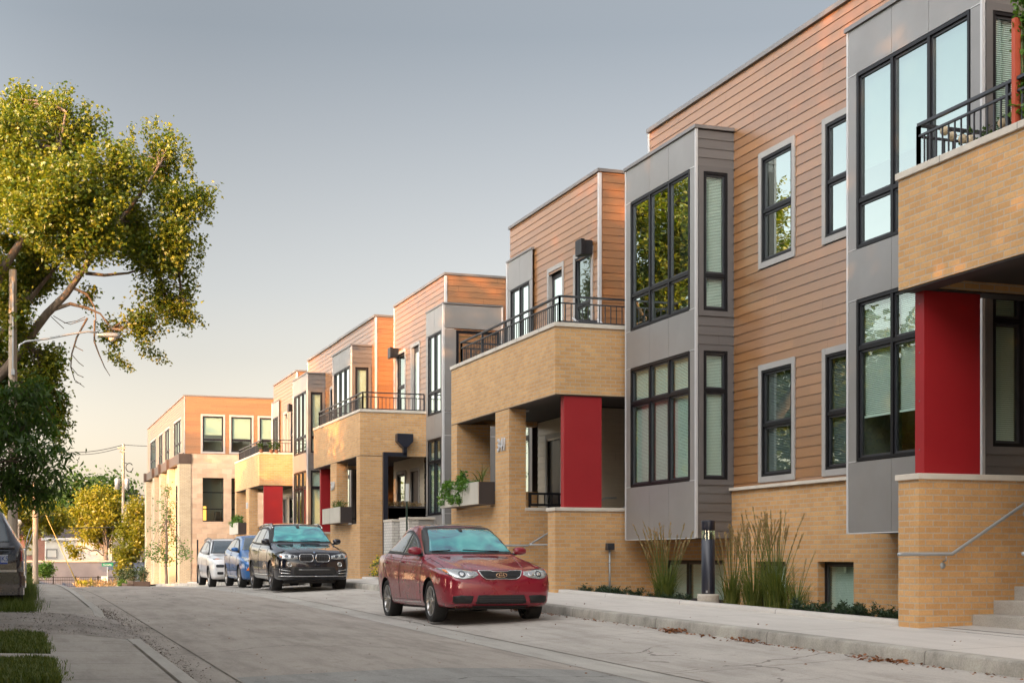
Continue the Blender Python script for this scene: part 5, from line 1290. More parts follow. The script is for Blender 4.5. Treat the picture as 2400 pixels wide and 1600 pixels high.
litter('fallen_leaves', lambda n: RNG.uniform(8.6,10.1,n), lambda n: RNG.uniform(9,30,n), lambda x,y: -1.012+LZv(y), 50, .03, M['dryleaf'])
litter('gutter_debris', lambda n: 1.5+np.abs(RNG.normal(0,.14,n)), lambda n: RNG.choice([17.2,22.3,24.5,26,14.5],n)+RNG.normal(0,1.0,n), gz, 1500, .022, M['soil'])
litter('gravel_stones', lambda n: RNG.uniform(-.5,1.9,n), lambda n: RNG.uniform(17.9,23.3,n), lambda x,y: np.interp(x,[-.5,.4,.9,1.3,1.62,1.9],[-1.10,-1.118,-1.135,-1.19,-1.246,-1.243])+LZv(y)+.012*np.sin(x*5+y*3)+.006, 5000, .022, M['gravel'])
# ------------------------------------------------------------------ the other side of the street, outside the frame: it shades the street and shows in the window glass
def house(label, x0, x1, y0, y1, ze, zr, wallm, g=-1.0):
    H = empty('house', ((x0+x1)/2, (y0+y1)/2, g), label, 'house', 'houses across the street')
    w_ = MB(); e = [('X', x1, 1), ('Y', y1, 1), ('Y', y0, -1), ('X', x0, -1)]
    for fr_ in e:
        u = (y0, y1) if fr_[0] == 'X' else (x0, x1); siding(w_, fr_, u[0], u[1], g, ze, expo=.2)
    w_.build('wall', wallm, H)
    xm = (x0+x1)/2; r = MB()
    r.add([(x0-.4,y0-.4,ze),(x1+.4,y0-.4,ze),(x1+.4,y1+.4,ze),(x0-.4,y1+.4,ze),(xm,y0-.4,zr),(xm,y1+.4,zr)], [(0,3,5,4),(1,4,5,2),(0,4,1),(3,2,5),(0,1,2,3)]); r.build('roof', M['darkroof'], H)
    for k in range(int((y1-y0)/2.6)):
        yy = y0+1.0+k*2.6
        for zz in ((.2,1.9) if ze < 3.5 else ((.2,1.9),(3.0,4.6))) if isinstance((.2,1.9) if ze < 3.5 else 0, tuple) and False else ([(.0,1.6)] if ze < 3.5 else [(.0,1.6),(2.9,4.4)]):
            f = MB(); fb(f, ('X',x1,1), yy, yy+1.0, 0, .05, zz[0], zz[1]); W = f.build('window', M['white'], H)
            p_ = MB(); fb(p_, ('X',x1,1), yy+.1, yy+.9, .051, .055, zz[0]+.1, zz[1]-.1); p_.build('pane', M['glass2'], W)
M['whiteboard'] = siding_mat('white_siding', (.58,.57,.54), .6, .04); M['blueboard'] = siding_mat('blue_siding', (.22,.26,.30), .6, .05); M['tanboard'] = siding_mat('tan_siding', (.42,.36,.27), .6, .05)
house('white sided house across the street, seen only in window reflections', -19, -9, 2, 13, 5.0, 8.0, M['whiteboard'])
house('tan house across the street, seen only in window reflections', -19, -9.5, 17, 28, 4.6, 7.4, M['tanboard'])
house('blue-grey house across the street behind the maple, seen only in reflections', -21, -11.5, 33, 42, 4.5, 7.0, M['blueboard'])
house('white house behind the photographer, seen only in reflections', -18, -8, -14, -3, 5.2, 8.2, M['whiteboard'])
house('unseen low house added to shade the retaining wall', -28, -15, 104, 126, 1.2, 3.4, M['tanboard'], -3.0)  # unseen house added to keep low sun off the retaining wall
house('small tan house beyond the maple, unseen, added to shade the road', -26, -17, 44.5, 54, 4.0, 6.6, M['tanboard'])  # unseen house added to block low sun on the road
def otree(label, x, y, h, r, n=5, m='leaf', dens=1.15, leaf=.36):
    lob = []
    rnd = random.Random(int(x*7+y*13))
    zb = -1.0+LZ(y)
    for i in range(n):
        a = 2*pi*i/n+rnd.uniform(-.4,.4); q = r*.5; lob.append((x+q*cos(a), y+q*sin(a), zb+h*rnd.uniform(.45,.72), r*.62, r*.62, h*.24, 1))
    lob.append((x, y, zb+h*.82, r*.6, r*.6, h*.2, 1)); lob.append((x,y,zb+h*.36,r*.8,r*.8,h*.18,1))
    tree(label, (x,y,zb), (x,y,zb+h*.4), lob, dens, leaf, M[m], M['bark'], r0=.28, spread=.75, n_per=34, kind='long', asp=.8, group='trees across the street, outside the frame')
for i, (x, y, h, r, m_) in enumerate([(-7.5,-6,17,5,'leaf'),(-7.0,1.5,17,5,'leaf'),(-7.8,9,17,4.8,'leaf_dark'),(-7.2,16,16.5,4.6,'leaf'),(-7.6,23,15.5,4.2,'leaf'),(-7.8,29,13,3.0,'leaf_dark'),(-10.5,38,10.4,3.0,'leaf'),(-13.5,46.5,10.9,3.6,'leaf'),(-13.5,53.5,10.2,3.4,'leaf'),(-8.6,34.3,9.3,2.7,'leaf_dark'),(-13,91.5,15,4.0,'leaf'),(-21,86,17,5,'leaf'),(-22,98,15,4.5,'leaf'),(-16,-14,15,5,'leaf'),(-14,4,16,5,'leaf'),(-14,14,16,5,'leaf'),(-13.5,23,15,4.6,'leaf'),(-14,84,13,3.2,'leaf_gold'),(-12.5,69.3,13.2,3.8,'leaf'),(-17,65.5,15,4.2,'leaf'),(-13,127,13,3.6,'leaf'),(-5,-16,14,5,'leaf')]):
    otree(['street tree','tall street tree','dark street tree','broad street tree','leafy street tree','small dark street tree','added shading tree beside the blue-grey house','added shading tree beside the small tan house','second added shading tree by the small tan house','added dark shading tree before the blue-grey house','tall added shading tree opposite the office building','tall added shading tree in the row behind, opposite the office','broad added shading tree opposite the office building','tree by the white house','added shading tree in the back row','large added shading tree in the back row','broad added shading tree in the back row','golden tree down the street','added shading tree past the tan house','second added shading tree beyond the tan house','distant added shading tree beside the retaining wall','tree behind the camera'][i]+', only in reflections and shadows', x, y, h, r, 5, m_, 2.6 if h < 11.5 and y < 60 else 1.15)  # unseen; the low, back-row and far-end trees are added to block light
# ------------------------------------------------------------------ cars (built round the origin, nose towards -y, then placed)
def pchip(xs, ys, x):
    xs = np.array(xs, float); ys = np.array(ys, float); h = np.diff(xs); d = np.diff(ys)/h; m = np.zeros(len(xs))
    for i in range(1, len(xs)-1):
        if d[i-1]*d[i] > 0: w1 = 2*h[i]+h[i-1]; w2 = h[i]+2*h[i-1]; m[i] = (w1+w2)/(w1/d[i-1]+w2/d[i])
    m[0] = d[0]; m[-1] = d[-1]
    x = np.clip(x, xs[0], xs[-1]); i = np.clip(np.searchsorted(xs, x)-1, 0, len(h)-1); t = (x-xs[i])/h[i]
    return (2*t**3-3*t**2+1)*ys[i]+(t**3-2*t**2+t)*h[i]*m[i]+(-2*t**3+3*t**2)*ys[i+1]+(t**3-t**2)*h[i]*m[i+1]
def curvef(pts): return lambda y: float(pchip([p[0] for p in pts], [p[1] for p in pts], y))
def chaikin(P, it=2):
    for _ in range(it):
        Q = [P[0]]
        for i in range(len(P)-1):
            a = P[i]; b = P[i+1]; Q.append(a*.75+b*.25); Q.append(a*.25+b*.75)
        Q.append(P[-1]); P = Q
    return P
def body_mesh(sp):
    W, ZT, BE, WR, ZB = [curvef(sp[k]) for k in ('W','top','belt','roofw','bot')]
    y0 = sp['W'][0][0]; y1 = sp['W'][-1][0]
    n = 84; ys = [y0+(y1-y0)*(.5-.5*cos(pi*i/n))*.35+(y1-y0)*.65*i/n for i in range(n+1)]
    rings = []
    for y in ys:
        w = W(y); zt = ZT(y); zb = ZB(y); be = min(BE(y), zt-.02); wr = min(WR(y), w-.05); hh = be-zb; cr = min(.07, (zt-be)*.45)
        P = [np.array(q) for q in [(0,zb),(w*.55,zb),(w-.10,zb+.005),(w-.035,zb+.06),(w-.012,zb+.30*hh),(w,zb+.55*hh),(w-.004,zb+.72*hh),(w-.012,zb+.86*hh),(w-.035,be-.035),(w-.065,be),
            (w-.065-(w-.065-wr)*.5,be+(zt-cr-be)*.5),(wr,zt-cr),(wr-.035,zt-cr*.42),(wr*.72,zt-.020),(wr*.35,zt-.004),(0,zt)]]
        P = chaikin(P, 2); rings.append(P)
    k = len(rings[0]); V = []; F = []
    for j, P in enumerate(rings):
        for q in P: V.append((q[0], ys[j], q[1]))
        for q in P[-2:0:-1]: V.append((-q[0], ys[j], q[1]))
    m = 2*k-2
    for j in range(len(rings)-1):
        for i in range(m):
            i2 = (i+1) % m; F.append((j*m+i, (j+1)*m+i, (j+1)*m+i2, j*m+i2))
    for j, flip in ((0, False), (len(rings)-1, True)):
        c = [sum(V[j*m+i][a] for i in range(m))/m for a in range(3)]; c[2] = (rings[j][0][1]+rings[j][-1][1])/2; V.append(tuple(c)); ci = len(V)-1
        # inner ring for a rounded cap
        for i in range(m):
            i2 = (i+1) % m; F.append((ci, j*m+i, j*m+i2) if not flip else (ci, j*m+i2, j*m+i))
    return V, F
class Car:
    def __init__(s, name, label, sp, paint):
        s.sp = sp; s.root = empty(name, (0,0,0), label, 'car', 'vehicles parked along the street'); s.paint = paint
        V, F = body_mesh(sp)
        me = bpy.data.meshes.new('body'); me.from_pydata(V, [], F); me.materials.append(paint); me.update()
        bm = bmesh.new(); bm.from_mesh(me); bmesh.ops.recalc_face_normals(bm, faces=bm.faces); s.full = BVHTree.FromBMesh(bm); bm.to_mesh(me); bm.free()
        o = bpy.data.objects.new('body', me); COL.objects.link(o)
        cuts = []
        for y in (-sp['wb']/2, sp['wb']/2):
            for sg in (1, -1):
                c = MB(); r = sp['wr']+.045; x0, x1 = sg*(sp['hw']-.30), sg*(sp['hw']+.2)
                nn = 40; ring = [(y+r*cos(2*pi*i/nn), sp['wr']+r*sin(2*pi*i/nn)) for i in range(nn)]
                c.add([(x0,a,b) for a,b in ring]+[(x1,a,b) for a,b in ring], [tuple(range(nn)), tuple(range(nn,2*nn))[::-1]]+[(i,nn+i,nn+(i+1)%nn,(i+1)%nn) for i in range(nn)])
                q = c.build('cut', M['black'], None); bmq = bmesh.new(); bmq.from_mesh(q.data); bmesh.ops.recalc_face_normals(bmq, faces=bmq.faces); bmq.to_mesh(q.data); bmq.free()
                md = o.modifiers.new('b', 'BOOLEAN'); md.operation = 'DIFFERENCE'; md.solver = 'EXACT'; md.object = q; md.material_mode = 'TRANSFER'; cuts.append(q)
        dg = bpy.context.evaluated_depsgraph_get(); me2 = bpy.data.meshes.new_from_object(o.evaluated_get(dg))
        o.modifiers.clear(); o.data = me2; me2.name = 'body'
        me2.polygons.foreach_set('use_smooth', [True]*len(me2.polygons))
        try: me2.set_sharp_from_angle(angle=R(38))
        except Exception: pass
        for q in cuts: bpy.data.objects.remove(q, do_unlink=True)
        o.parent = s.root; s.body = o
    def hit(s, p, d):
        h = s.full.ray_cast(Vector(p), Vector(d)); return h[0], h[1]
    def proj(s, view, u, v):
        """view 'F' from the nose, 'B' from the tail, 'L' from -x, 'R' from +x, 'T' from above; also ('D',angle)"""
        if view == 'F': o, d = (u,-6,v), (0,1,0)
        elif view == 'B': o, d = (u,6,v), (0,-1,0)
        elif view == 'L': o, d = (-4,u,v), (1,0,0)
        elif view == 'R': o, d = (4,u,v), (-1,0,0)
        else: o, d = (u,v,5), (0,0,-1)
        h, n = s.hit(o, d)
        return (h, n) if h is not None else (None, None)
    def patch(s, name, view, outline, m, off=.004, par=None, res=.035, thick=.006, smooth=True):
        bm = bmesh.new(); vs = [bm.verts.new((a,b,0)) for a,b in outline]
        try: bm.faces.new(vs)
        except Exception: bm.free(); return None
        bmesh.ops.triangulate(bm, faces=bm.faces)
        for _ in range(7):
            es = [e for e in bm.edges if e.calc_length() > res]
            if not es: break
            bmesh.ops.subdivide_edges(bm, edges=es, cuts=1, use_grid_fill=False); bmesh.ops.triangulate(bm, faces=bm.faces)
        bad = []
        for v in bm.verts:
            h, n = s.proj(view, v.co.x, v.co.y)
            if h is None: bad.append(v); continue
            v.co = h+n*off
        if bad: bmesh.ops.delete(bm, geom=bad, context='VERTS')
        bmesh.ops.recalc_face_normals(bm, faces=bm.faces)
        me = bpy.data.meshes.new(name); bm.to_mesh(me); bm.free(); me.materials.append(m)
        if smooth: me.polygons.foreach_set('use_smooth', [True]*len(me.polygons))
        o = bpy.data.objects.new(name, me); COL.objects.link(o); o.parent = par or s.root
        md = o.modifiers.new('s','SOLIDIFY'); md.thickness = thick; md.offset = 0
        return o
    def line(s, name, view, pts, m, r=.004, off=.0, par=None, closed=False, n=6, steps=8):
        P = []
        if closed: pts = list(pts)+[pts[0]]
        for i in range(len(pts)-1):
            for k in range(steps):
                t = k/steps; P.append((pts[i][0]*(1-t)+pts[i+1][0]*t, pts[i][1]*(1-t)+pts[i+1][1]*t))
        P.append(pts[-1]); Q = []
        for a, b in P:
            h, nn = s.proj(view, a, b)
            if h is not None: Q.append(h+nn*off)
        if len(Q) < 2: return None
        mb = MB(); mb.tube(Q, r, n); return mb.build(name, m, par or s.root, smooth=True)
    def wheels(s, spokes=10, rimmat=None, dbl=True, rimr=.70):
        sp = s.sp; r = sp['wr']; w = sp.get('tw', .21); rm = rimmat or M['rim']
        for y in (-sp['wb']/2, sp['wb']/2):
            for sg in (-1, 1):
                xo = sg*(sp['hw']-.028); c = (xo, y, r)
                t = MB(); t.lathe(c, (sg,0,0), [(r*.66,-w),(r*.93,-w),(r,-w+.03),(r+.001,-w*.5),(r,-.035),(r*.965,-.008),(r*.90,.0),(r*.80,-.004),(r*.715,-.012),(r*.70,-.03)], 44)
                for gx in (-w*.3, -w*.5, -w*.7): pass
                T = t.build('wheel', M['tyre'], s.root, smooth=True)
                q = MB(); q.lathe(c, (sg,0,0), [(r*.70,-.02),(r*.715,-.010),(r*.695,-.006),(r*.66,-.02),(r*.64,-.06),(r*.63,-w+.02)], 44); q.build('rim', rm, T, smooth=True)
                q = MB(); q.lathe(c, (sg,0,0), [(0,-.10),(r*.48,-.10),(r*.48,-.085),(0,-.085)], 32); q.build('brake_disc', M['steel'], T)
                q = MB(); q.lathe(c, (sg,0,0), [(0,-.13),(r*.66,-.13)], 24); q.build('wheel_back', M['dark'], T)
                q = MB(); q.lathe(c, (sg,0,0), [(0,-.012),(r*.09,-.012),(r*.17,-.022),(r*.19,-.05)], 20)
                for i in range(spokes):
                    a0 = 2*pi*i/spokes+.3
                    for da in ((-.10,.10) if dbl else (0,)):
                        a = a0+da; b = a0+da*1.9; wd = .013 if dbl else .022
                        p0 = Vector((xo-sg*.03, y+cos(a)*r*.12, r+sin(a)*r*.12)); p1 = Vector((xo-sg*.014, y+cos(b)*r*.67, r+sin(b)*r*.67))
                        dr = (p1-p0).normalized(); sd = dr.cross(Vector((1,0,0))).normalized(); dx = Vector((sg*.018,0,0))
                        vs = [p0-sd*wd, p0+sd*wd, p1+sd*wd*.9, p1-sd*wd*.9]; q.add([tuple(v) for v in vs]+[tuple(v-dx) for v in vs], [(0,1,2,3),(4,7,6,5),(0,4,5,1),(1,5,6,2),(2,6,7,3),(3,7,4,0)])
                q.build('spokes', rm, T)
    def place(s, x, y, z, rz=0.0, pitch=0.0):
        s.root.location = (x, y, z); s.root.rotation_euler = (pitch, 0, rz)
M['tyre'] = noisy('tyre_rubber', (.012,.012,.013), (.022,.021,.020), 6, .75, .1)
M['rim'] = mat('alloy_rim', (.42,.41,.40), .3, metal=.85)
M['rimdark'] = mat('dark_alloy_rim', (.16,.16,.17), .3, metal=.85)
M['chrome'] = mat('chrome', (.70,.70,.70), .12, metal=1.0)
M['carblack'] = mat('black_plastic', (.010,.010,.011), .5)
M['seam'+'_car'] = mat('panel_gap', (.006,.006,.006), .9)
M['lamp_glass'] = mat('headlamp_glass', (.42,.44,.44), .08, metal=.55, coat=1.0)
M['lamp_dark'] = mat('headlamp_inner', (.10,.11,.12), .15, metal=.6)
M['amber'] = mat('amber_lens', (.75,.20,.02), .2, coat=.6)
M['taillens'] = mat('red_lens', (.30,.01,.01), .15, coat=1.0)
def paintm(name, c, metal=.0, rough=.35, flake=.0):
    m = mat(name, c, rough, metal=metal, spec=.5, coat=1.0, coat_rough=.02); t = NT(m)
    n = t.noise(t.pos(), 2.5, 4); t.base(t.ramp(n, [(.3, tuple(q*.93 for q in c)), (.7, tuple(min(1,q*1.05) for q in c))]))
    d = t.noise(t.pos(), 9, 5); t.rough(t.ramp(d, [(.3,(rough*.8,)*3), (.75,(min(1,rough*1.35),)*3)]))
    return m
def cglass(name, c, rough=.03):
    m = mat(name, c, .25, spec=.6, coat=1.0, coat_rough=.015); return m
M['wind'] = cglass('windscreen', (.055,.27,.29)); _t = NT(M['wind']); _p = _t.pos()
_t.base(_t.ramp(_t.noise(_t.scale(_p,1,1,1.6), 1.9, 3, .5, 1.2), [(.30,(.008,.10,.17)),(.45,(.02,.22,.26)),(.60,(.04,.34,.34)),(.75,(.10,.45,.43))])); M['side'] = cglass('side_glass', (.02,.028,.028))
M['wind_dark'] = cglass('dark_windscreen', (.03,.055,.075))
def mirror(C, y, z, m, w=.11, h=.075, l=.12, dx=.06, xb=None):
    for sg in (-1, 1):
        h0, n = C.proj('L' if sg < 0 else 'R', y+.04, z-.04)
        if h0 is None: continue
        xb_ = h0.x
        mb = MB(); n_ = 10
        rings = []
        for i in range(n_+1):
            t = i/n_; x = xb_+sg*(dx+2*w*t); k = math.sin(pi*(.12+.82*t))**.45
            rings.append([(x, y+l/2*k*cos(a)*.75+.01*t, z+h*k*(sin(a) if abs(sin(a)) < .8 else .8*np.sign(sin(a)))) for a in np.linspace(0,2*pi,17)[:-1]])
        for ring in rings: mb.v.extend(ring)
        for i in range(n_):
            for j in range(16): mb.f.append((i*16+j, i*16+(j+1)%16, (i+1)*16+(j+1)%16, (i+1)*16+j))
        mb.f.append(tuple(range(16))); mb.f.append(tuple(n_*16+j for j in range(16))[::-1])
        MR = mb.build('wing_mirror', m, C.root, smooth=True)
        b = MB(); b.tube([(xb_-sg*.02,y+.03,z-h*.75),(xb_+sg*(dx+.05),y,z-h*.55)], .022, 8); b.build('mirror_arm', M['carblack'], MR, smooth=True)
        g = MB(); g.box(xb_+sg*(dx+.03), xb_+sg*(dx+2*w-.03), y+l*.36, y+l*.39, z-h*.6, z+h*.6); g.build('mirror_glass', M['chrome'], MR)
def handle(C, ys, z, m, side='L'):
    for s_ in ('L','R'):
        for y in ys:
            h0, n = C.proj(s_, y, z); h1, n1 = C.proj(s_, y+.17, z+.005)
            if h0 is None or h1 is None: continue
            mb = MB(); mb.tube([h0+n*.002, h0.lerp(h1,.12)+n*.03, h0.lerp(h1,.88)+n*.03, h1+n*.002], .011, 8); mb.build('door_handle', m, C.root, smooth=True)
def both(C, fn):
    for s_, k in (('L',1),('R',1)): fn(s_)
def sym(C, name, pts, m, **kw):
    for sg in (1, -1): C.patch(name, 'F', [(sg*a, b) for a, b in pts], m, **kw)
def symline(C, name, pts, m, **kw):
    for sg in (1, -1): C.line(name, 'F', [(sg*a, b) for a, b in pts], m, **kw)
def ell(cx, cz, rx, rz, n=20): return [(cx+rx*cos(2*pi*i/n), cz+rz*sin(2*pi*i/n)) for i in range(n)]
def rrect(x0, x1, z0, z1, r=.03, n=4):
    out = []
    for cx, cz, a0 in ((x1-r,z1-r,0),(x0+r,z1-r,pi/2),(x0+r,z0+r,pi),(x1-r,z0+r,1.5*pi)):
        for i in range(n+1): a = a0+pi/2*i/n; out.append((cx+r*cos(a), cz+r*sin(a)))
    return out
def antenna(C, x, y, z, l=.22):
    mb = MB(); mb.tube([(x,y,z-.02),(x,y+l*.25,z+l)], [.007,.003], 6); mb.build('antenna', M['carblack'], C.root)
def underside(C):
    sp = C.sp; mb = MB(); mb.box(-sp['hw']+.32, sp['hw']-.32, -sp['wb']/2-.35, sp['wb']/2+.4, .19, .32); mb.build('underbody', M['carblack'], C.root)
    for y in (-sp['wb']/2, sp['wb']/2):
        mb = MB(); mb.tube([(-sp['hw']+.2,y,sp['wr']),(sp['hw']-.2,y,sp['wr'])], .04, 8); mb.build('axle', M['carblack'], C.root)

# ================================================================== dark red sedan
sp = dict(wb=2.65, wr=.322, hw=.895, tw=.215,
 W=[(-2.18,.60),(-2.155,.69),(-2.10,.765),(-2.0,.825),(-1.8,.868),(-1.4,.895),(0,.892),(1.35,.897),(1.85,.87),(2.15,.80),(2.28,.70),(2.33,.58)],
 top=[(-2.18,.70),(-2.13,.765),(-2.05,.80),(-1.8,.868),(-1.3,.965),(-.92,1.03),(-.78,1.075),(-.3,1.34),(.02,1.475),(.3,1.545),(.62,1.565),(1.0,1.535),(1.35,1.42),(1.8,1.19),(1.95,1.16),(2.25,1.13),(2.33,1.02)],
 belt=[(-2.18,.66),(-2.05,.75),(-1.7,.83),(-1.2,.90),(-.8,.945),(0,.985),(.8,1.02),(1.5,1.06),(2.0,1.075),(2.33,.98)],
 roofw=[(-2.18,.50),(-2.0,.66),(-1.3,.70),(-.85,.70),(-.4,.645),(0,.60),(.6,.595),(1.1,.59),(1.6,.62),(2.33,.50)],
 bot=[(-2.18,.32),(-2.1,.25),(-1.8,.215),(1.7,.23),(2.1,.28),(2.33,.36)])
M['paint_red'] = paintm('dark_red_paint', (.25,.007,.024), .1, .30)
C = Car('parked_car', 'dark red sedan parked at the kerb, nearest car, with a teal reflecting windscreen', sp, M['paint_red'])
C.wheels(5, M['rim'], True)
underside(C)
C.patch('windscreen_surround', 'F', [(-.735,1.045),(.735,1.045),(.66,1.25),(.59,1.44),(.54,1.492),(-.54,1.492),(-.59,1.44),(-.66,1.25)], M['carblack'], off=.003)
W_ = C.patch('windscreen', 'F', [(-.675,1.085),(0,1.075),(.675,1.085),(.60,1.26),(.535,1.425),(.50,1.45),(0,1.462),(-.50,1.45),(-.535,1.425),(-.60,1.26)], M['wind'], off=.006)
for sg in (1,-1): C.line('wiper', 'F', [(sg*.55-.1,1.078),(sg*.25-.15,1.088),(-.05+sg*.1-.2,1.10)], M['carblack'], r=.008, off=.016)
C.patch('mirror_mount', 'F', [(-.04,1.455),(.04,1.455),(.02,1.405),(-.02,1.405)], M['carblack'], off=.012)
for s_ in ('L','R'):
    C.patch('side_glass_surround', s_, [(-.62,1.01),(-.2,1.20),(.15,1.36),(.50,1.455),(.80,1.46),(1.10,1.40),(1.42,1.24),(1.60,1.12),(1.5,1.095),(.6,1.06)], M['carblack'], off=.003)
    C.patch('front_side_glass', s_, [(-.42,1.055),(-.15,1.19),(.15,1.325),(.36,1.385),(.40,1.075)], M['side'], off=.007)
    C.patch('rear_side_glass', s_, [(.47,1.085),(.45,1.405),(.60,1.425),(.85,1.41),(1.08,1.35),(1.38,1.20),(1.48,1.135)], M['side'], off=.007)
    for pts in ([(-.88,.99),(-.90,.80),(-.84,.5),(-.80,.30)], [(.42,1.05),(.43,.7),(.40,.36)], [(1.45,1.09),(1.42,.90),(1.20,.70),(1.02,.58)], [(-.80,.33),(.95,.34)]):
        C.line('door_gap', s_, pts, M['seam_car'], r=.004, off=0)
    C.line('sill_trim', s_, [(-.82,.30),(0,.295),(.86,.31)], M['chrome'], r=.005, off=.003)
handle(C, (.18,1.18), .93, M['paint_red'])
mirror(C, -.52, 1.10, M['paint_red'], w=.105, h=.078, l=.14, dx=.03)
# nose
sym(C, 'headlight', [(.352,.710),(.44,.672),(.60,.650),(.70,.668),(.80,.735),(.852,.825),(.76,.812),(.58,.790),(.372,.758)], M['lamp_glass'], off=.006, res=.025)
sym(C, 'headlight_projector', ell(.60,.722,.052,.045), M['lamp_dark'], off=.011, res=.02)
sym(C, 'headlight_projector', ell(.60,.722,.03,.026), M['chrome'], off=.016, res=.015)
sym(C, 'headlight_reflector', ell(.475,.722,.045,.033), M['chrome'], off=.011, res=.015)
sym(C, 'indicator_lens', [(.765,.735),(.80,.755),(.822,.795),(.785,.795)], M['amber'], off=.011, res=.02)
G = [(-.345,.772),(-.15,.772),(-.11,.760),(.11,.760),(.15,.772),(.345,.772),(.30,.690),(.24,.655),(.13,.648),(.09,.655),(-.09,.655),(-.13,.648),(-.24,.655),(-.30,.690)]
GR = C.patch('grille', 'F', G, M['carblack'], off=.006, res=.03)
C.line('grille_chrome', 'F', G, M['chrome'], r=.0065, off=.009, closed=True, par=GR, steps=5)
for q in (.675,.695,.715,.735,.752): C.line('grille_bar', 'F', [(-.28,q),(.28,q)], M['steel'], r=.0025, off=.010, par=GR)
h_, n_ = C.proj('F', 0, .712)
bd = MB(); bd.add([(.088*cos(a), h_.y-.020, .712+.040*sin(a)) for a in np.linspace(0,2*pi,29)[:-1]]+[(.088*cos(a), h_.y+.0, .712+.040*sin(a)) for a in np.linspace(0,2*pi,29)[:-1]], [tuple(range(28))]+[(i,28+i,28+(i+1)%28,(i+1)%28) for i in range(28)])
EM = bd.build('emblem', M['chrome'], C.root)
bd = MB(); bd.add([(.078*cos(a), h_.y-.0215, .712+.031*sin(a)) for a in np.linspace(0,2*pi,29)[:-1]], [tuple(range(28))]); bd.build('emblem_field', mat('emblem_red_black', (.03,.006,.008), .3), EM)
digits(EM, 'KIA', (0, h_.y-.023, .712), .040, (1,0,0), 'chrome', 'emblem_lettering', .003, 1.05)
C.patch('lower_intake', 'F', [(-.36,.415),(.36,.415),(.40,.30),(.37,.285),(-.37,.285),(-.40,.30)], M['carblack'], off=.004)
for q in (.32,.35,.38): C.line('intake_bar', 'F', [(-.34,q),(.34,q)], M['steel'], r=.004, off=.008)
sym(C, 'fog_lamp_recess', [(.435,.405),(.62,.415),(.735,.40),(.735,.33),(.70,.295),(.465,.295)], M['carblack'], off=.004)
C.patch('bumper_lip', 'F', [(-.44,.262),(.44,.262),(.40,.235),(-.40,.235)], M['carblack'], off=.008)
C.line('hood_gap', 'F', [(-.80,.815),(-.6,.803),(-.36,.785),(0,.782),(.36,.785),(.6,.803),(.80,.815)], M['seam_car'], r=.0045)
for sg in (1,-1):
    C.line('hood_edge', 'T', [(sg*.78,-1.93),(sg*.755,-1.5),(sg*.74,-.95)], M['seam_car'], r=.0035)
    C.line('hood_crease', 'T', [(sg*.40,-2.0),(sg*.50,-1.5),(sg*.60,-.95)], M['paint_red'], r=.012, off=-.006, steps=12)
C.patch('roof_rail_gap', 'T', [(-.50,.15),(.50,.15),(.47,.95),(-.47,.95)], cglass('sunroof_glass', (.03,.03,.035)), off=.003)
antenna(C, 0, 1.25, 1.46, .2)
C.place(6.96, 22.58, -.985, 0, -.012)

# ================================================================== black SUV
sp = dict(wb=2.93, wr=.372, hw=.965, tw=.255,
 W=[(-2.38,.70),(-2.34,.80),(-2.22,.875),(-2.0,.93),(-1.5,.965),(0,.955),(1.5,.968),(2.1,.93),(2.4,.84),(2.48,.70)],
 top=[(-2.38,.86),(-2.32,.955),(-2.2,1.01),(-1.8,1.085),(-1.2,1.16),(-.98,1.20),(-.4,1.50),(-.05,1.66),(.3,1.735),(.9,1.76),(1.7,1.72),(2.1,1.62),(2.35,1.25),(2.48,1.10)],
 belt=[(-2.38,.82),(-2.2,.92),(-1.8,1.0),(-1.0,1.08),(0,1.12),(1.0,1.15),(2.0,1.20),(2.48,1.02)],
 roofw=[(-2.38,.60),(-2.1,.74),(-1.1,.78),(-.5,.72),(0,.66),(1,.66),(1.9,.64),(2.48,.62)],
 bot=[(-2.38,.36),(-2.2,.27),(-1.8,.25),(1.8,.27),(2.2,.34),(2.48,.45)])
M['paint_black'] = paintm('black_paint', (.005,.007,.016), .0, .2)
C = Car('parked_car', 'black SUV with twin upright grilles parked behind the red sedan', sp, M['paint_black'])
C.wheels(5, M['rimdark'], True); underside(C)
C.patch('windscreen_surround', 'F', [(-.80,1.215),(.80,1.215),(.72,1.45),(.64,1.66),(.58,1.70),(-.58,1.70),(-.64,1.66),(-.72,1.45)], M['carblack'], off=.003)
C.patch('windscreen', 'F', [(-.745,1.25),(0,1.24),(.745,1.25),(.67,1.45),(.60,1.625),(.56,1.655),(0,1.67),(-.56,1.655),(-.60,1.625),(-.67,1.45)], M['wind'], off=.007)
C.patch('mirror_mount', 'F', [(-.05,1.66),(.05,1.66),(.035,1.59),(-.035,1.59)], M['carblack'], off=.012)
for sg in (1,-1): C.line('wiper', 'F', [(sg*.55-.1,1.245),(sg*.1-.15,1.262)], M['carblack'], r=.009, off=.016)
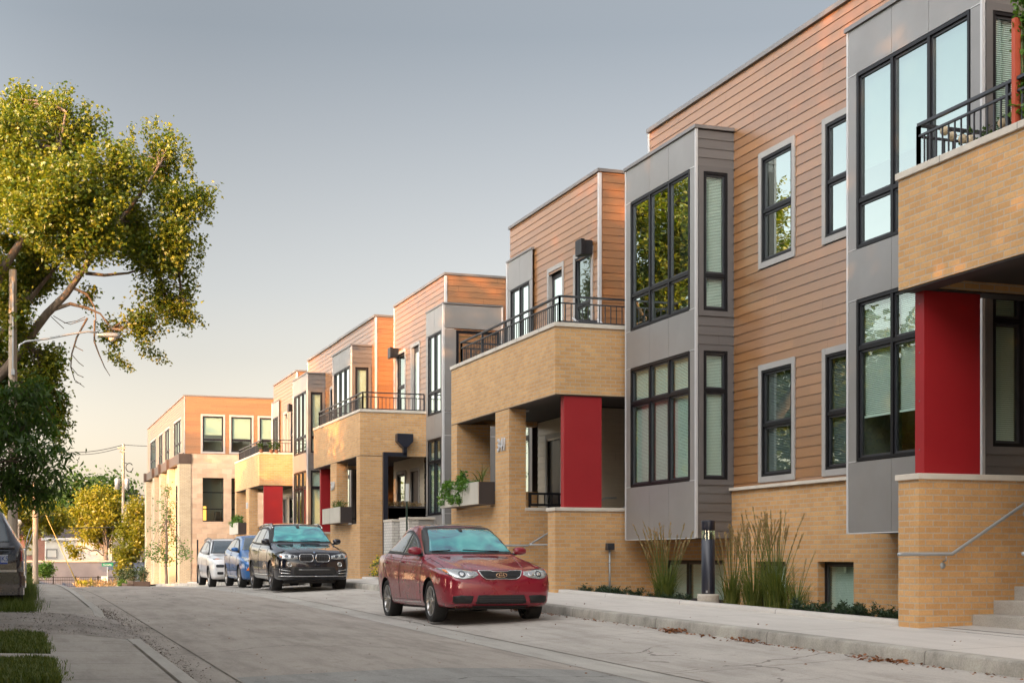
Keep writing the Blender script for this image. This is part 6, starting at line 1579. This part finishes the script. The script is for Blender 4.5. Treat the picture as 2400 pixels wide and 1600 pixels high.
for s_ in ('L','R'):
    C.patch('side_glass_surround', s_, [(-.80,1.14),(-.35,1.40),(0,1.57),(.4,1.645),(1.2,1.65),(1.75,1.60),(2.05,1.45),(2.12,1.26),(1,1.19)], M['carblack'], off=.003)
    C.patch('front_side_glass', s_, [(-.55,1.185),(-.2,1.40),(.08,1.53),(.28,1.575),(.30,1.205)], M['side'], off=.007)
    C.patch('rear_side_glass', s_, [(.38,1.21),(.36,1.585),(.8,1.605),(1.15,1.60),(1.2,1.235)], M['side'], off=.007)
    C.patch('quarter_glass', s_, [(1.28,1.24),(1.24,1.595),(1.7,1.555),(1.92,1.42),(1.98,1.275)], M['side'], off=.007)
    for pts in ([(-.98,1.08),(-1.0,.85),(-.92,.5),(-.90,.36)], [(.33,1.18),(.34,.8),(.32,.40)], [(1.60,1.20),(1.50,.95),(1.24,.80),(1.10,.62)]): C.line('door_gap', s_, pts, M['seam_car'], r=.005)
    C.line('sill_trim', s_, [(-.98,.40),(.0,.40),(1.0,.41)], M['chrome'], r=.013, off=.006)
    C.line('roof_rail', s_, [(-.15,1.585),(.2,1.69),(.9,1.71),(1.6,1.68),(1.85,1.62)], M['chrome'], r=.02, off=.03)
handle(C, (.06,1.0), 1.04, M['paint_black'])
mirror(C, -.68, 1.25, M['paint_black'], w=.10, h=.095, l=.16, dx=.03)
for sg in (1,-1):
    G = rrect(sg*.205-.168, sg*.205+.168, .735, .915, .06)
    g_ = C.patch('kidney_grille', 'F', G, M['carblack'], off=.008, res=.03)
    C.line('grille_chrome', 'F', G, M['chrome'], r=.009, off=.012, closed=True, par=g_, steps=3)
    for k in range(7): C.line('grille_bar', 'F', [(sg*.205-.126+k*.042,.75),(sg*.205-.126+k*.042,.90)], M['steel'], r=.006, off=.012, par=g_)
sym(C, 'headlight', [(.42,.80),(.55,.79),(.78,.805),(.845,.87),(.85,.925),(.74,.935),(.55,.905),(.43,.875)], M['lamp_glass'], off=.007, res=.03)
for cx in (.55,.69):
    sym(C, 'headlight_projector', ell(cx,.855,.052,.042), M['lamp_dark'], off=.012, res=.02)
    symline(C, 'headlight_ring', ell(cx,.855,.05,.040,14)+[ell(cx,.855,.05,.040,14)[0]], M['chrome'], r=.005, off=.016, steps=1)
sym(C, 'indicator_lens', [(.79,.83),(.835,.86),(.84,.885),(.79,.87)], M['amber'], off=.012, res=.02)
sym(C, 'fog_lamp', ell(.63,.665,.052,.050), M['lamp_glass'], off=.01, res=.02); symline(C, 'fog_lamp_ring', ell(.63,.665,.056,.054,16)+[ell(.63,.665,.056,.054,16)[0]], M['chrome'], r=.007, off=.012, steps=1)
C.patch('lower_intake', 'F', [(-.50,.60),(.50,.60),(.56,.42),(-.56,.42)], M['carblack'], off=.005)
C.line('intake_chrome', 'F', [(-.40,.535),(.40,.535)], M['chrome'], r=.006, off=.012)
symline(C, 'bumper_chrome', [(.84,.56),(.83,.46),(.60,.44)], M['chrome'], r=.011, off=.016); symline(C, 'bumper_chrome', [(.86,.385),(.5,.375),(0,.372)], M['chrome'], r=.010, off=.012); symline(C, 'bumper_chrome', [(.83,.54),(.60,.50)], M['chrome'], r=.009, off=.014)
sym(C, 'side_intake', [(.60,.57),(.80,.58),(.82,.42),(.60,.41)], M['carblack'], off=.005)
h_, n_ = C.proj('F', 0, .965)
bd = MB(); bd.lathe((0,h_.y-.006,.965),(n_.x,n_.y,n_.z),[(0,.004),(.028,.004),(.030,0)],20); EM = bd.build('emblem', M['chrome'], C.root)
bd = MB(); bd.lathe((0,h_.y-.006,.965),(n_.x,n_.y,n_.z),[(0,.006),(.019,.006)],20); bd.build('emblem_field', mat('emblem_blue', (.03,.12,.30), .3), EM)
C.line('hood_gap', 'F', [(-.86,.945),(-.6,.93),(-.4,.935),(0,.945),(.4,.935),(.6,.93),(.86,.945)], M['seam_car'], r=.005)
for sg in (1,-1): C.line('hood_crease', 'T', [(sg*.30,-2.25),(sg*.42,-1.7),(sg*.52,-1.15)], M['paint_black'], r=.014, off=-.006, steps=12)
antenna(C, 0, 1.8, 1.70, .06)
C.place(7.20, 37.85, -1.255+LZ(37.6)+.03, 0, 0)

# ================================================================== blue hatchback, mostly hidden behind the SUV
sp = dict(wb=2.62, wr=.325, hw=.905, tw=.21,
 W=[(-2.1,.60),(-2.06,.72),(-1.95,.80),(-1.7,.87),(-1.3,.90),(0,.90),(1.3,.905),(1.8,.87),(2.1,.78),(2.2,.66)],
 top=[(-2.1,.76),(-2.03,.83),(-1.8,.93),(-1.35,1.02),(-1.05,1.08),(-.5,1.36),(-.1,1.51),(.4,1.58),(1.0,1.58),(1.6,1.50),(1.95,1.30),(2.2,1.02)],
 belt=[(-2.1,.72),(-1.9,.80),(-1.3,.90),(-.8,.96),(0,1.0),(1,1.06),(1.8,1.12),(2.2,.95)],
 roofw=[(-2.1,.5),(-1.9,.66),(-1.1,.72),(-.5,.66),(0,.61),(1,.61),(1.7,.60),(2.2,.58)],
 bot=[(-2.1,.33),(-1.95,.24),(-1.6,.22),(1.7,.24),(2.0,.3),(2.2,.4)])
M['paint_blue'] = paintm('blue_paint', (.012,.12,.36), .2, .3)
C = Car('parked_car', 'bright blue hatchback squeezed between the black and white SUVs', sp, M['paint_blue'])
C.wheels(5, M['rim'], True); underside(C)
C.patch('windscreen', 'F', [(-.70,1.105),(.70,1.105),(.60,1.34),(.52,1.475),(-.52,1.475),(-.60,1.34)], M['wind_dark'], off=.006)
for s_ in ('L','R'):
    C.patch('side_glass_surround', s_, [(-.85,1.02),(-.35,1.26),(.05,1.43),(.5,1.485),(1.2,1.47),(1.6,1.35),(1.75,1.18),(.8,1.09)], M['carblack'], off=.003)
    C.patch('front_side_glass', s_, [(-.60,1.06),(-.2,1.27),(.1,1.395),(.33,1.43),(.35,1.085)], M['side'], off=.007)
    C.patch('rear_side_glass', s_, [(.43,1.09),(.41,1.435),(.8,1.44),(1.15,1.415),(1.45,1.30),(1.55,1.17)], M['side'], off=.007)
    for pts in ([(-.9,1.0),(-.92,.75),(-.85,.36)], [(.39,1.08),(.4,.7),(.37,.36)]): C.line('door_gap', s_, pts, M['seam_car'], r=.005)
    C.line('sill_trim', s_, [(-.85,.33),(.85,.34)], M['chrome'], r=.008, off=.004)
handle(C, (.14,1.1), .95, M['paint_blue']); mirror(C, -.62, 1.13, M['paint_blue'], w=.10, h=.075, l=.14, dx=.03)
sym(C, 'headlight', [(.44,.72),(.62,.70),(.78,.78),(.815,.90),(.74,.90),(.60,.83),(.46,.77)], M['lamp_glass'], off=.006, res=.03)
sym(C, 'indicator_lens', [(.66,.50),(.76,.50),(.70,.60)], M['amber'], off=.01, res=.02)
C.patch('lower_intake', 'F', [(-.5,.56),(.5,.56),(.58,.34),(-.58,.34)], M['carblack'], off=.005)
C.line('grille_chrome', 'F', [(-.40,.70),(.40,.70)], M['chrome'], r=.010, off=.008)
C.place(7.32, 44.2, -1.255+LZ(44)+.03, 0, 0)

# ================================================================== white SUV, farthest of the row
sp = dict(wb=2.70, wr=.362, hw=.93, tw=.235,
 W=[(-2.25,.62),(-2.2,.74),(-2.05,.85),(-1.8,.90),(-1.35,.932),(0,.925),(1.4,.935),(1.9,.90),(2.25,.82),(2.35,.70)],
 top=[(-2.25,.88),(-2.17,.98),(-1.95,1.06),(-1.5,1.12),(-1.08,1.16),(-.5,1.46),(-.15,1.60),(.3,1.68),(1.0,1.70),(1.7,1.66),(2.0,1.52),(2.35,1.10)],
 belt=[(-2.25,.84),(-2.0,.94),(-1.4,1.02),(-.8,1.06),(0,1.09),(1,1.14),(2,1.18),(2.35,1.0)],
 roofw=[(-2.25,.52),(-2.0,.70),(-1.1,.76),(-.5,.70),(0,.64),(1,.64),(1.8,.62),(2.35,.60)],
 bot=[(-2.25,.40),(-2.05,.30),(-1.7,.27),(1.8,.28),(2.1,.34),(2.35,.45)])
M['paint_white'] = paintm('white_paint', (.80,.80,.80), .0, .35)
C = Car('parked_car', 'white SUV with roof rails, farthest parked car, by the office building', sp, M['paint_white'])
C.wheels(5, M['rim'], False); underside(C)
C.patch('windscreen_surround', 'F', [(-.77,1.165),(.77,1.165),(.68,1.42),(.60,1.60),(-.60,1.60),(-.68,1.42)], M['carblack'], off=.003)
C.patch('windscreen', 'F', [(-.72,1.195),(.72,1.195),(.63,1.42),(.56,1.575),(-.56,1.575),(-.63,1.42)], M['wind_dark'], off=.007)
for s_ in ('L','R'):
    C.patch('side_glass_surround', s_, [(-.85,1.11),(-.4,1.36),(0,1.53),(.5,1.60),(1.3,1.59),(1.75,1.50),(1.95,1.25),(.8,1.15)], M['carblack'], off=.003)
    C.patch('front_side_glass', s_, [(-.6,1.15),(-.25,1.35),(.1,1.50),(.31,1.545),(.33,1.165)], M['side'], off=.007)
    C.patch('rear_side_glass', s_, [(.41,1.17),(.39,1.55),(.8,1.56),(1.2,1.545),(1.25,1.2)], M['side'], off=.007)
    for pts in ([(-.93,1.05),(-.95,.8),(-.88,.42)], [(.37,1.14),(.38,.75),(.35,.42)], [(1.5,1.16),(1.42,.9),(1.15,.75)]): C.line('door_gap', s_, pts, M['seam_car'], r=.005)
    C.line('roof_rail', s_, [(-.1,1.55),(.25,1.64),(.9,1.66),(1.55,1.63),(1.75,1.57)], M['rim'], r=.022, off=.035)
handle(C, (.1,1.05), 1.02, M['paint_white']); mirror(C, -.66, 1.22, M['paint_white'], w=.11, h=.085, l=.15, dx=.03)
sym(C, 'daytime_lamp', [(.50,.985),(.62,.975),(.80,.955),(.84,.985),(.70,1.01)], M['lamp_glass'], off=.007, res=.03); sym(C, 'indicator_lens', [(.60,.982),(.74,.965),(.80,.972),(.70,.998)], M['amber'], off=.010, res=.02)
sym(C, 'headlight', rrect(.50,.76,.70,.80,.035), M['lamp_dark'], off=.006, res=.03); sym(C, 'fog_lamp', rrect(.52,.72,.46,.55,.03), M['carblack'], off=.006, res=.03)
for k in range(7):
    cx = -.33+k*.11; C.patch('grille_slot', 'F', rrect(cx-.035, cx+.035, .80, .945, .02), M['carblack'], off=.006, res=.03)
C.patch('lower_intake', 'F', [(-.42,.60),(.42,.60),(.50,.44),(-.50,.44)], M['carblack'], off=.005)
C.place(7.46, 51.85, -1.255+LZ(51.8)+.03, 0, .01)

# ================================================================== dark blue minivan seen from behind at the left edge
sp = dict(wb=3.0, wr=.34, hw=.975, tw=.21,
 W=[(-2.45,.60),(-2.3,.80),(-1.9,.92),(-1.4,.97),(0,.98),(1.6,.98),(2.1,.97),(2.38,.94),(2.50,.90),(2.56,.84)],
 top=[(-2.45,.75),(-2.2,.90),(-1.7,1.02),(-1.3,1.12),(-.5,1.55),(0,1.70),(.8,1.76),(1.7,1.75),(2.1,1.70),(2.3,1.56),(2.48,1.22),(2.56,1.02)],
 belt=[(-2.45,.7),(-2.0,.85),(-1.3,1.0),(0,1.08),(1.5,1.12),(2.3,1.14),(2.48,1.08),(2.56,.92)],
 roofw=[(-2.45,.5),(-1.8,.7),(-1.2,.76),(-.4,.70),(.3,.64),(1.8,.62),(2.2,.64),(2.5,.76),(2.56,.76)],
 bot=[(-2.45,.35),(-2.2,.25),(2.0,.28),(2.35,.33),(2.56,.42)])
M['paint_navy'] = paintm('dark_navy_paint', (.010,.012,.022), .0, .25)
C = Car('parked_van', 'dark navy minivan seen from behind at the left picture edge', sp, M['paint_navy'])
C.root['category'] = 'van'
C.wheels(5, M['rim'], False); underside(C)
C.patch('rear_window', 'B', [(-.72,1.16),(.72,1.16),(.66,1.42),(.56,1.64),(-.56,1.64),(-.66,1.42)], M['wind_dark'], off=.006)
C.line('rear_wiper', 'B', [(-.50,1.17),(-.42,1.26),(-.30,1.40)], M['carblack'], r=.014, off=.03)
bump = MB()
pts = [(-.99,2.36),(-.97,2.52),(-.90,2.62),(-.5,2.68),(0,2.69),(.5,2.68),(.90,2.62),(.97,2.52),(.99,2.36)]
for z0, z1, sc_ in ((.28,.40,.97),(.40,.60,1.0),(.60,.66,.985)):
    v = [(x*sc_, y*(1 if sc_ == 1 else .995), z0) for x,y in pts]+[(x*sc_, y*(1 if sc_ == 1 else .995), z1) for x,y in pts]; n = len(pts)
    bump.add(v, [(i,i+1,n+i+1,n+i) for i in range(n-1)])
    bump.add([(x*sc_, y*.995, z1) for x,y in pts]+[(.9*x, 2.3, z1) for x,y in pts], [(i,i+1,n+i+1,n+i) for i in range(n-1)])
BP = bump.build('rear_bumper', M['paint_navy'], C.root, smooth=False, bevel=.02)
mb = MB(); v = [(x*.93, y+.004, .605) for x,y in pts[2:-2]]+[(x*.93, y+.004, .70) for x,y in pts[2:-2]]; n = 5; mb.add([(a, 2.60, c_) for a,b,c_ in v], [(i,i+1,n+i+1,n+i) for i in range(n-1)]); mb.build('step_pad', noisy('ribbed_reflector', (.45,.42,.38), (.6,.56,.5), 30, .4, .5), BP)
C.patch('plate_recess', 'B', [(-.62,1.0),(.62,1.0),(.55,.80),(.42,.745),(-.42,.745),(-.55,.80)], M['carblack'], off=.004)
C.line('tailgate_trim', 'B', [(-.80,1.06),(0,1.065),(.80,1.06)], M['paint_black'], r=.035, off=.0)
h_, n_ = C.proj('B', 0, .87); yp = h_.y+.03
xp = -.545
mb = MB(); mb.box(xp-.152, xp+.152, yp-.004, yp, .795, .947); PLT = mb.build('license_plate', mat('plate_white', (.62,.66,.72), .5), C.root, bevel=.002)
mb = MB(); mb.box(xp-.150, xp+.150, yp, yp+.0015, .797, .822); mb.build('plate_band', mat('plate_blue', (.02,.07,.40), .5), PLT)
digits(PLT, 'BS97JK5', (xp, yp+.002, .878), .082, (-1,0,0), mat('plate_text', (.03,.09,.35), .5), 'plate_lettering', .002, .80)
for sg in (1,-1): C.patch('tail_lamp', 'R' if sg > 0 else 'L', [(2.30,.84),(2.50,.84),(2.46,1.02),(2.30,1.06)], M['taillens'], off=.006)
C.place(-.69, 25.25+2.69, -1.215+LZ(26), pi, 0)
# ------------------------------------------------------------------ camera, sky, sun
cam = bpy.data.cameras.new('camera'); co = bpy.data.objects.new('camera', cam); COL.objects.link(co); SC.camera = co
cam.sensor_width = 36.0; cam.lens = F_/2400*36.0; cam.shift_y = (HYP-800)/2400; cam.clip_end = 6000; cam.clip_start = .05
co.location = (0, 0, 0); co.rotation_euler = (R(90), 0, -TH)
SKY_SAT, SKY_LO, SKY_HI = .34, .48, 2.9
w = bpy.data.worlds.new('World'); SC.world = w; w.use_nodes = True
nt = w.node_tree; bg = nt.nodes['Background']
sky = nt.nodes.new('ShaderNodeTexSky'); sky.sky_type = 'NISHITA'; sky.sun_disc = False
SUN_EL = R(10.0); SX, SY = -.80, -.60
sky.sun_elevation = SUN_EL; sky.sun_rotation = math.atan2(SX, SY)
sky.altitude = 200; sky.air_density = 1.0; sky.dust_density = 2.0; sky.ozone_density = 1.0
W_N = NT(w)
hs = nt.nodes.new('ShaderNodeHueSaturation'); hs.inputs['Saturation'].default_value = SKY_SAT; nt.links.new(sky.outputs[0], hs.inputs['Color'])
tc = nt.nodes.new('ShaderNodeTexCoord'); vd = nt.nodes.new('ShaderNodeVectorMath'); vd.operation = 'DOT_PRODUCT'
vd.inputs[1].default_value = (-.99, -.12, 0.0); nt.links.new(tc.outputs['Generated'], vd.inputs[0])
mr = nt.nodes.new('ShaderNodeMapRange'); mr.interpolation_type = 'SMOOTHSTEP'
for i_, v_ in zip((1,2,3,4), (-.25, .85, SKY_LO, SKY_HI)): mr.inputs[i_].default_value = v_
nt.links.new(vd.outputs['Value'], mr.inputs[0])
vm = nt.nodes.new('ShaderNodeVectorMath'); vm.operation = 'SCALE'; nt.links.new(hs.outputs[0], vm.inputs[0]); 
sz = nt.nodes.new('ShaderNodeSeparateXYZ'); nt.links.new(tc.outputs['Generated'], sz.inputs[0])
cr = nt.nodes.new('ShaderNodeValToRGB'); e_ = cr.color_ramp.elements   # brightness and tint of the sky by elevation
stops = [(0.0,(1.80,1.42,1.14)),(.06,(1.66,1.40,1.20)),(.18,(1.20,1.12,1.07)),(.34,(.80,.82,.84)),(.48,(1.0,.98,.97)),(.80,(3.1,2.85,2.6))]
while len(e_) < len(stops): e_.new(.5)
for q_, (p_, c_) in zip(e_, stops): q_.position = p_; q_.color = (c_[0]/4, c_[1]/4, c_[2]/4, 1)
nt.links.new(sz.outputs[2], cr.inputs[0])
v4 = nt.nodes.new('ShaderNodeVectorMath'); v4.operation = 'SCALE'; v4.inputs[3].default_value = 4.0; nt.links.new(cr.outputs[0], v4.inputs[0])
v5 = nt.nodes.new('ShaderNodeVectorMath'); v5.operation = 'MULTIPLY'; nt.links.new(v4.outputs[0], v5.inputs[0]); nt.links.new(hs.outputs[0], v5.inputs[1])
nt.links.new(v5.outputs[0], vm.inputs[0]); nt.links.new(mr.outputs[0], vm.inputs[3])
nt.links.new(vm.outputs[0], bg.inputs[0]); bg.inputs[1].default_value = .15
sun = bpy.data.lights.new('sun', 'SUN'); so = bpy.data.objects.new('sun', sun); COL.objects.link(so)
sun.energy = 4.8; sun.angle = R(.5); sun.color = (1.0, .43, .11)
d = Vector((SX*cos(SUN_EL), SY*cos(SUN_EL), sin(SUN_EL)))
so.rotation_euler = d.to_track_quat('Z', 'Y').to_euler()
SC.view_settings.view_transform = 'Standard'; SC.view_settings.look = 'None'; SC.view_settings.gamma = 1.0
SC.view_settings.exposure = 1.24
SC.cycles.max_bounces = 8; SC.cycles.transparent_max_bounces = 12
